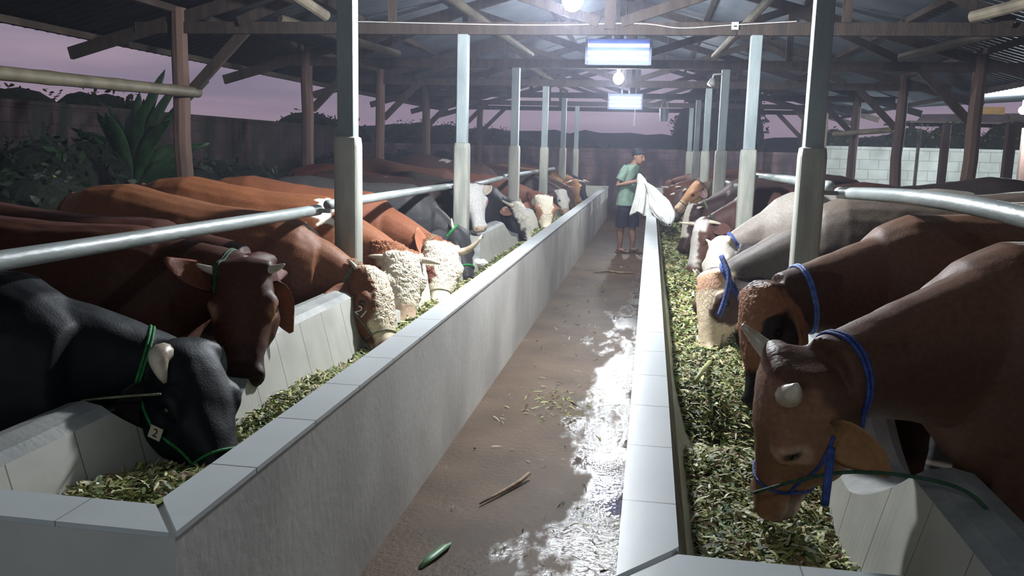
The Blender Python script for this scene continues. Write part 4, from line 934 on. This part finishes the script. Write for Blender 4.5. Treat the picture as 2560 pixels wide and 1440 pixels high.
    hp = [loft([(H(a, 0, c_), s, fw, w, t, t, 2.2) for a, c_, w, t in ((-.045,.09,.060,.045),(-.03,.12,.078,.072),(-.008,.15,.083,.098),(.0,.19,.078,.100),(.005,.225,.058,.075),(.0,.24,.02,.03))], 18),
          tube_geo([H(.075,-.04,.185), H(.098,0,.185), H(.075,.04,.185)], [.015,.022,.015], 8)]
    cloth(hp, 'hair', M['hair'], .007, 2)
    for q in (-1, 1):
        l = q*.095; fo = .06 if q > 0 else -.06
        b = MB(); b.add(*loft([(Pt(fo+a, l, .009), s, Z, w, .009, .009, 3) for a, w in ((-.085,.02),(-.06,.040),(.0,.042),(.09,.050),(.16,.046),(.195,.02))], 16))
        b.tube([Pt(fo+.03, l-.045, .018), Pt(fo+.08, l-.02, .055), Pt(fo+.125, l, .055), Pt(fo+.08, l+.02, .06), Pt(fo+.03, l+.045, .018)], .006, 6)
        b.build('sandal', M['sandal'], root, smooth=True)
man()

# ---- sacks
def sack(name, fn, nu, nv, label):
    v = [fn(i/(nu-1), j/(nv-1)) for j in range(nv) for i in range(nu)]
    f = [(j*nu+i, j*nu+i+1, (j+1)*nu+i+1, (j+1)*nu+i) for j in range(nv-1) for i in range(nu-1)]
    mb = MB(); mb.add(v, f); o = mb.build(name, M['sack'], smooth=True); md = o.modifiers.new('t', 'SOLIDIFY'); md.thickness = .012
    sb = o.modifiers.new('b', 'SUBSURF'); sb.levels = 1; sb.render_levels = 1
    return tag(o, label, 'sack')
def held(u, t):
    # gathered at the hands, falling in folds and flaring out: a closed bag around a drooping axis
    a = 2*PI*u
    ax = catmull([at(1598,433,Y=13.42), at(1606,462,Y=13.40), at(1604,495,Y=13.38), at(1600,534,Y=13.36)], 6)
    k = t*(len(ax)-1); i = min(int(k), len(ax)-2); p = ax[i].lerp(ax[i+1], k-i)
    r = .012+.135*t**.7
    fold = 1+.22*math.sin(5*a+t*3)+.14*math.sin(9*a+t*7)
    return (p.x+r*fold*math.cos(a)*.95, p.y+r*fold*math.sin(a)*.6, p.z+.035*math.sin(a*3+1)*t)
sack('sack', held, 49, 22, 'crumpled white woven sack held up by the man')
def draped(u, t):
    ax = catmull([at(1612,455,Y=13.35), at(1632,478,Y=13.0), at(1648,508,Y=12.3), at(1664,538,Y=11.6), at(1674,562,Y=11.1)], 6)
    k = t*(len(ax)-1); i = min(int(k), len(ax)-2); p = ax[i].lerp(ax[i+1], k-i)
    a = 2*PI*u; r = .006+.118*max(0, math.sin(PI*min(1, t*1.0)**1.45))**.75
    fold = 1+.20*math.sin(3*a+t*7)+.12*math.sin(7*a+t*11)+.08*math.sin(11*a-t*6)
    return (p.x+r*fold*math.cos(a), p.y+r*fold*math.sin(a)*.5, max(p.z+r*fold*math.sin(a)*.75, .50))
sack('sack', draped, 41, 24, 'long white sack hanging over the right trough wall down onto the feed beside the man')

# ------------------------------------------------------------------ lamps
def bulb(x, y, z, power, label):
    root = empty('bulb_lamp', (x, y, z), label, 'lamp', 'white bulbs hanging along the corridor')
    m = emit('bulb_glow', LAMP_COL, 60)
    v = []; mb = MB()
    mb.add(*loft([((x, y, z+.07*math.cos(a)*1.15), (1,0,0), (0,1,0), .07*math.sin(a)+.002, .07*math.sin(a)+.002, .07*math.sin(a)+.002, 2) for a in np.linspace(PI, .35, 10)], 16))
    r = .07; m.node_tree.nodes['Principled BSDF'].inputs['Emission Strength'].default_value = power/(4*PI*PI*r*r)
    mb.build('bulb', m, root, smooth=True)
    mb = MB(); mb.tube([(x, y, z+.07), (x, y, z+.15)], .022, 12); mb.build('socket', M['white_plastic'], root, smooth=True)
    mb = MB(); mb.tube([(x, y, z+.15), (x+.01, y, roof_z(x))], .005, 6); mb.build('cable', M['rubber'], root)
for (x, y, z, p), l in zip(BULBS, ['glaring white bulb nearest the camera at the top edge of the view', 'glaring white bulb below the large blue tube fixture', 'white bulb under the farther small tube fixture', 'unseen white bulb added behind the camera to light the near trough ends']):
    bulb(x, y, z, p, l)
def fixture(x, y, z, w, label, pw):
    root = empty('tube_light_fixture', (x, y, z), label, 'light fixture', 'blue-white tube light fixtures')
    mb = MB(); mb.box(x-w/2-.02, x+w/2+.02, y+.02, y+.05, z-.15, z+.13); mb.build('housing', M['fixture'], root, bevel=.004)
    m = emit('tube_glow', (.34, .48, 1.0), pw)
    for dz in (.055, -.02, -.09):
        mb = MB(); mb.tube([(x-w/2+.01, y-.02, z+dz), (x+w/2-.01, y-.02, z+dz)], .019, 12); mb.build('tube', m, root, smooth=True)
    for sx in (-1, 1):
        mb = MB(); mb.box(x+sx*(w/2+.005)-.012, x+sx*(w/2+.005)+.012, y-.045, y+.02, z-.15, z+.13); mb.build('end_cap', M['fixture'], root)
    mb = MB(); mb.box(x-.08, x-.05, y+.02, y+.03, z+.13, z+.30); mb.box(x+.05, x+.08, y+.02, y+.03, z+.13, z+.30); mb.tube([(x-.065, y+.025, z+.29), (x-.065, y+.025, roof_z(x-.06))], .004, 6); mb.tube([(x+.065, y+.025, z+.29), (x+.065, y+.025, roof_z(x+.06))], .004, 6); mb.build('bracket', M['white_plastic'], root)
fixture(-.41, 9.6, 2.685, .68, 'large tube light fixture with glowing blue-white tubes, nearer one', 5)
fixture(-.51, 15.6, 2.50, .58, 'smaller-looking tube light fixture farther down the corridor', 5)

mb = MB(); a = at(1838, 65, Y=8.03)
root = empty('switch_box', tuple(a), 'small white switch box on the second tie beam', 'switch box')
mb.box(a[0]-.03, a[0]+.03, 8.035, 8.063, a[2]-.03, a[2]+.035); mb.build('box', M['white_plastic'], root)
mb = MB(); mb.box(a[0]-.012, a[0]+.014, 8.025, 8.037, a[2]-.008, a[2]+.004); mb.tube([(a[0], 8.03, a[2]-.03), (a[0]+.003, 8.03, a[2]-.09)], .003, 6); mb.build('toggle', M['rubber'], root)
# cable on that beam
mb = MB(); mb.tube(catmull([(-3.0,8.055,2.77),(-1.2,8.04,2.735),(-.2,8.04,2.75),(.2,8.03,2.71),(.62,8.03,2.735),(1.2,8.04,2.77)], 6), .004, 6)
tag(mb.build('cable', M['white_plastic']), 'thin white cable sagging along the second tie beam', 'cable')
a = at(1783, 205, Y=11.2)
root = empty('spotlight', tuple(a), 'small white spotlight on a bent arm at the third right post', 'lamp')
mb = MB(); mb.tube([(a[0]+.10, a[1], a[2]+.10), (a[0], a[1], a[2]+.09), (a[0]-.01, a[1], a[2]+.03)], .012, 8); mb.build('arm', M['white_plastic'], root, smooth=True)
mb = MB(); mb.tube([(a[0]-.01, a[1], a[2]+.04), (a[0]-.02, a[1]-.01, a[2]-.01), (a[0]-.03, a[1]-.02, a[2]-.04)], [.025, .045, .05], 14); mb.build('shade', M['white_plastic'], root, smooth=True)
a = at(1660, 288, Y=17.5)
root = empty('bucket', tuple(a), 'grey bucket hanging under the far tie beams', 'bucket')
mb = MB(); mb.tube([(a[0], a[1], a[2]-.12), (a[0], a[1], a[2]+.12)], [.075, .095], 18); mb.build('pail', M['grey_plastic'], root, smooth=False)
mb = MB(); mb.tube(catmull([(a[0]-.09, a[1], a[2]+.11), (a[0], a[1], a[2]+.30), (a[0]+.09, a[1], a[2]+.11)], 6), .005, 6); mb.tube([(a[0], a[1], a[2]+.29), (a[0], a[1], roof_z(a[0]))], .003, 6); mb.build('handle', M['pipe'], root)
mb = MB(); mb.tube([(-.33, 15.625, 2.37), (-.335, 15.625, 2.07)], .008, 8); mb.tube([(-.33, 15.625, 2.36), (-.33, 15.625, roof_z(-.33))], .003, 6)
tag(mb.build('pull_cord', M['white_plastic']), 'white pull cord hanging below the farther tube light fixture', 'cord')

a = at(1200, 657, Z=.53)
v, f = loft([(tuple(a+np.array([0, 0, .035*math.cos(q)])), (1,0,0), (0,1,0), .07*math.sin(q)+.004, .05*math.sin(q)+.004, .05*math.sin(q)+.004, 2) for q in np.linspace(PI, 0, 9)], 18)
v = [tuple(np.array(p)+.022*np.array(noise.noise_vector(Vector(p)*38))) for p in v]
mb = MB(); mb.add(v, f); tag(mb.build('plastic_wad', M['white_plastic']), 'crumpled white plastic wad on the feed beside the dark grey cow', 'plastic')

# ------------------------------------------------------------------ neighbouring shed on the right
def neighbour():
    for i, (px, Y, w, m, lbl) in enumerate(((2292,16.5,.05,'palewood','pale thin post beside the right outer row, in front of the white wall'), (2358,18.5,.14,'log','brown forked post of the neighbouring shed, right of the pale thin post'),
                               (2520,17.5,.16,'log','red-brown thick post of the neighbouring shed near the right edge'), (2556,19.5,.12,'log','brown post of the neighbouring shed at the right edge of the view'))):
        a = at(px, 400, Y=Y); mb = MB(); mb.box(a[0]-w/2, a[0]+w/2, Y-w/2, Y+w/2, -.12, 2.3 if w > .06 else 2.15)
        tag(mb.build('timber_post', M[m], bevel=.008), lbl, 'post', 'posts of the neighbouring shed')
    mb = MB(); a = at(2230, 325, Y=16); b = at(2085, 335, Y=17.5); mb.tube([a, b], .05, 10)
    tag(mb.build('cross_pole', M['palewood'], smooth=True), 'pale horizontal pole between the right outer posts', 'pole')
    root = empty('neighbouring_shed', (8.0, 27, 0), 'low brown-roofed neighbouring shed with a lit orange board beyond the white wall', 'shed')
    M['rust'] = mat('rusty_roof', (.30,.22,.20), (.18,.12,.10), .7, 3)
    mb = MB(); a = at(2275, 298, Y=28); b = at(2600, 300, Y=28); mb.box(a[0], b[0]+3, 28, 31, a[2]-.10, a[2]-.04); mb.add([(a[0]+.2, 28, a[2]-.04), (b[0]+3, 28, a[2]-.04), (b[0]+3, 31, a[2]+.45), (a[0]+1.2, 31, a[2]+.30)], [(0,1,2,3)]); mb.build('roof', M['rust'], root)
    mb = MB(); 
    for x in (a[0]+.3, a[0]+3.0, b[0]+1.5): mb.box(x, x+.15, 29, 29.15, -.12, a[2]-.1)
    mb.build('posts_behind_wall', M['wood'], root)
    c0 = at(2433, 285, Y=27.9); c1 = at(2512, 268, Y=27.9)
    mb = MB(); mb.box(c0[0], c1[0], 27.86, 27.92, c0[2], c1[2]); mb.build('board', mat('orange_board', (.75,.45,.18), (.6,.33,.12), .6), root)
    a = at(2558, 276, Y=19.0)
    root = empty('flood_lamp', tuple(a), 'bright white lamp at the right edge lighting the white wall', 'lamp')
    m = emit('flood_glow', (.85,.95,1), 1); r = .08; m.node_tree.nodes['Principled BSDF'].inputs['Emission Strength'].default_value = 900/(4*PI*PI*r*r)
    mb = MB(); mb.add(*loft([(tuple(a+np.array([0, 0, r*math.cos(q)])), (1,0,0), (0,1,0), r*math.sin(q)+.002, r*math.sin(q)+.002, r*math.sin(q)+.002, 2) for q in np.linspace(PI, .3, 10)], 16)); mb.build('bulb', m, root, smooth=True)
    mb = MB(); mb.tube([tuple(a+np.array([0,0,.07])), tuple(a+np.array([0,0,.2]))], .025, 10); mb.tube([tuple(a+np.array([0,0,.2])), tuple(a+np.array([0,0,.9]))], .006, 6); mb.build('socket', M['white_plastic'], root)
neighbour()

# ------------------------------------------------------------------ vegetation
def leaves(name, C_, n, sizes, col, label, cat, kind=None, parent=None, group=None, shell=True):
    """C_: list of ellipsoid blobs (centre, radii)"""
    P_ = []
    for k in range(n):
        c, r = C_[RNG.integers(len(C_))]; d = nrm(RNG.normal(0, 1, 3)); q = RNG.uniform(.55, 1.0)**.6 if shell else RNG.uniform(0, 1)**.33
        P_.append(np.array(c)+d*q*np.array(r))
    P_ = np.array(P_); P_[:, 2] = np.maximum(P_[:, 2], -.1)
    L_ = RNG.uniform(*sizes, n); d = RNG.normal(0, 1, (n, 3)); d /= np.linalg.norm(d, axis=1)[:, None]
    s = np.cross(d, RNG.normal(0, 1, (n, 3))); s /= np.linalg.norm(s, axis=1)[:, None]; u = np.cross(d, s)
    V = np.zeros((n, 6, 3)); l = L_[:, None]
    V[:, 0] = P_; V[:, 1] = P_+d*l*.35+s*l*.22; V[:, 2] = P_+d*l*.35-s*l*.22; V[:, 3] = P_+d*l*.75+s*l*.16+u*l*-.08; V[:, 4] = P_+d*l*.75-s*l*.16-u*l*.08; V[:, 5] = P_+d*l-u*l*.2
    b = np.arange(n)*6
    F_ = [tuple(q) for q in np.stack([b, b+2, b+1], 1).tolist()]+[tuple(q) for q in np.stack([b+1, b+2, b+4, b+3], 1).tolist()]+[tuple(q) for q in np.stack([b+3, b+4, b+5], 1).tolist()]
    me = bpy.data.meshes.new(name); me.from_pydata(V.reshape(-1, 3).tolist(), [], F_); me.materials.append(M['leafg'])
    C = np.array(col)*RNG.uniform(.55, 1.4, (n, 1)); C = np.repeat(np.concatenate([C, np.ones((n, 1))], 1), 6, 0)
    ca = me.color_attributes.new('tint', 'FLOAT_COLOR', 'POINT'); ca.data.foreach_set('color', C.ravel())
    o = bpy.data.objects.new(name, me); COL.objects.link(o)
    if parent: o.parent = parent; o.matrix_parent_inverse = Matrix.Translation(-Vector(parent.location))
    else: tag(o, label, cat, group, kind)
    return o
def shrub(loc, r, h, n, sizes, col, label, cat='shrub', name='shrub', group=None):
    root = empty(name, loc, label, cat, group)
    blobs = [((loc[0]+random.uniform(-.5,.5)*r, loc[1]+random.uniform(-.5,.5)*r, loc[2]+h*random.uniform(.45,.75)), (r*.6, r*.6, h*.35)) for _ in range(7)]
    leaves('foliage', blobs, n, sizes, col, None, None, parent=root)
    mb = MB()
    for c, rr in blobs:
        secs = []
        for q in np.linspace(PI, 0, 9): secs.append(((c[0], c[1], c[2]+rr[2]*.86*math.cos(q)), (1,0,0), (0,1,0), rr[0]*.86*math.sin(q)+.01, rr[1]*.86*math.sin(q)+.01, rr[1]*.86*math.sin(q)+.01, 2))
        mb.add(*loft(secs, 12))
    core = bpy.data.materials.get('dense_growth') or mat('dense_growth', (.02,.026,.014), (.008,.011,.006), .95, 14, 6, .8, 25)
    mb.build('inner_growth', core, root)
    mb = MB()
    for c, _ in blobs[:5]: mb.tube(catmull([loc, ((loc[0]+c[0])/2+.05, (loc[1]+c[1])/2, loc[2]+h*.3), c], 4), .02, 6)
    mb.build('stem', M['stem'], root)
def banana(loc, specs, label):
    root = empty('banana_plant', loc, label, 'banana plant')
    mb = MB(); mb.tube([(loc[0], loc[1], -.12), (loc[0]+.03, loc[1], .6), (loc[0], loc[1], 1.0)], [.10, .08, .06], 10); mb.build('stem', M['stem'], root, smooth=True)
    m = mat('banana_leaf', (.030,.080,.026), (.012,.035,.014), .5, 6, 4, .3, stretch=(1,1,1))
    for (dx, dy, h, w) in specs:
        p0 = np.array([loc[0], loc[1], .9]); p2 = np.array([loc[0]+dx, loc[1]+dy, h]); p1 = (p0+p2)/2+np.array([-dx*.25, -dy*.25, .25])
        pts = bez(p0, p1, p2, 14); v = []; f = []
        for i, p in enumerate(pts):
            t = i/13; k = w*(math.sin(PI*min(1, max(.02, (t-.12)/.88)))**.55 if t > .12 else .06)
            dv = nrm(p2-p0); sd = nrm(np.cross(dv, (0, 1, .15)) if abs(dv[0]) < .9 else np.cross(dv, (0, 1, .3)))
            p = np.array(p); v += [p-sd*k/2+np.array([0,-.03*k*3,-.02]), p, p+sd*k/2+np.array([0,-.03*k*3,-.02])]
        for i in range(13):
            for j in (0, 1): f.append((i*3+j, i*3+j+1, i*3+j+4, i*3+j+3))
        b = MB(); b.add(v, f); o = b.build('leaf', m, root, smooth=True); md = o.modifiers.new('t', 'SOLIDIFY'); md.thickness = .004
bp_ = at(335, 480, Y=9.6)
_bl = []
for k in range(19):
    a_ = -1.25+2.5*k/18+random.uniform(-.08, .08); ln = random.uniform(.8, 1.35)
    _bl.append((math.sin(a_)*ln*.85, random.uniform(-.35, .35), .95+math.cos(a_)*ln*.95, random.uniform(.10, .21)))
banana((bp_[0], 9.6, -.1), _bl+[(.42,.1,2.45,.15),(.66,0,2.30,.13),(.98,.1,2.32,.11)], 'dark green banana plant behind the bamboo pole on the left')
GRN = (.022,.048,.018)
for (px, py, Y, r, h, n, lbl, col) in ((150,430,9.2,1.0,1.65,2600,'dark leafy shrub filling the lower left corner of the garden', GRN), (60,470,8.0,.9,1.3,1800,'low dark shrub at the left edge behind the maroon cow', (.018,.036,.016)),
      (420,470,11.0,.9,1.4,1800,'dark shrub behind the second left wooden post', GRN), (600,450,13.0,1.1,1.4,2000,'dark climbing shrub against the left wall between the wooden posts', (.018,.034,.022)),
      (880,430,19.5,1.2,1.5,2000,'dark bushy growth by the third left wooden post', (.016,.036,.026)), (1010,430,21.5,1.2,1.55,1800,'dark bush at the corner of the left and back walls', (.016,.04,.03)), (1115,420,23.2,.7,1.6,1200,'green bush in front of the back wall beside the second concrete post', (.022,.06,.035))):
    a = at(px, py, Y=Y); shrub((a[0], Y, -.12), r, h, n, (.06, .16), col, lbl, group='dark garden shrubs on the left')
yl = at(152, 490, Y=8.0)
leaves('yellow_leaves', [((yl[0], 8.0, yl[2]+.02), (.06,.05,.12))], 26, (.05,.11), (.42,.33,.05), 'small spray of yellow leaves among the dark shrubs at left', 'leaves')
# growth beyond the walls
for (x, y, r, h, n, col, lbl) in ((-11.5,13,1.6,2.75,1800,(.045,.04,.025),'spreading tree crown above the left wall, nearest the camera'), (-10.6,15.5,1.2,2.6,1200,(.05,.04,.025),'feathery tree above the left wall behind the banana plant'),
       (-10.5,18,1.5,2.3,1200,(.04,.04,.03),'low tree above the left wall between the wooden posts'), (-12,30,2.4,2.8,1600,(.035,.04,.028),'wooded thicket beyond the corner of the walls at left')):
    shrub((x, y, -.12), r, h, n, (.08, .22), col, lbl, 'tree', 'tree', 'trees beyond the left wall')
for i, (x, h, col) in enumerate(((-7.0,2.75,(.075,.055,.035)), (-4.6,2.65,(.08,.055,.04)), (-2.2,2.15,(.06,.045,.04)), (.2,2.2,(.055,.045,.045)), (2.6,2.35,(.05,.045,.04)))):
    shrub((x, 26.6, -.12), 1.6, h-.3, 3600, (.05, .13), [q*1.3 for q in col], f'brownish scrub rising above the back wall, {ORD[i]} counted from the left' if i else 'brownish scrub rising above the back wall at its left end', 'scrub', 'scrub', 'scrub beyond the back wall')
for i, (x, h, col) in enumerate(((5.5,3.0,(.045,.055,.02)), (8.0,3.2,(.05,.065,.022)), (10.5,3.2,(.055,.07,.022)), (13,3.1,(.05,.06,.02)))):
    shrub((x, 26.6, -.12), 1.75, h-.45, 3600, (.06, .14), [q*1.5 for q in col], f'green hedge growth above the white wall, {["first","second","third","fourth"][i]} from the left', 'hedge', 'hedge_bush', 'hedge beyond the white wall')
shrub((2.0, 27.5, -.12), 1.6, 4.2, 2600, (.1, .22), (.03,.03,.025), 'taller dark tree beyond the back wall right of the man', 'tree', 'tree')
# far wooded ridge
mb = MB(); v = []; f = []; xs = np.linspace(-90, 60, 90)
for x in xs:
    h = 3.6+1.0*noise.noise((x*.06, 2, 0))+.5*noise.noise((x*.5, 3, 0))+(.012*max(0, -x-10))
    v += [(x, 95, -.3), (x, 96, h), (x, 110, -.3)]
for i in range(len(xs)-1):
    for j in (0, 1): f.append((i*3+j, i*3+j+1, (i+1)*3+j+1, (i+1)*3+j))
mb.add(v, f); o = mb.build('hills', mat('far_trees', (.06,.055,.06), (.045,.04,.045), .95, .6)); tag(o, kind='structure')

# thin haze volume under the roof, added for the bloom round the lamps
mb = MB(); mb.box(-5.6, 4.8, 3.2, 24.0, .02, 4.6)
m = bpy.data.materials.new('bloom_haze'); m.use_nodes = True; N = m.node_tree.nodes; N.clear()
o_ = N.new('ShaderNodeOutputMaterial'); vs = N.new('ShaderNodeVolumeScatter'); vs.inputs['Density'].default_value = .007; vs.inputs['Anisotropy'].default_value = .35
vs.inputs['Color'].default_value = (.75, .78, 1, 1); m.node_tree.links.new(vs.outputs[0], o_.inputs['Volume'])
tag(mb.build('haze', m), 'thin bluish haze volume added for the bloom around the lamps under the roof', 'bloom_haze', kind='stuff')
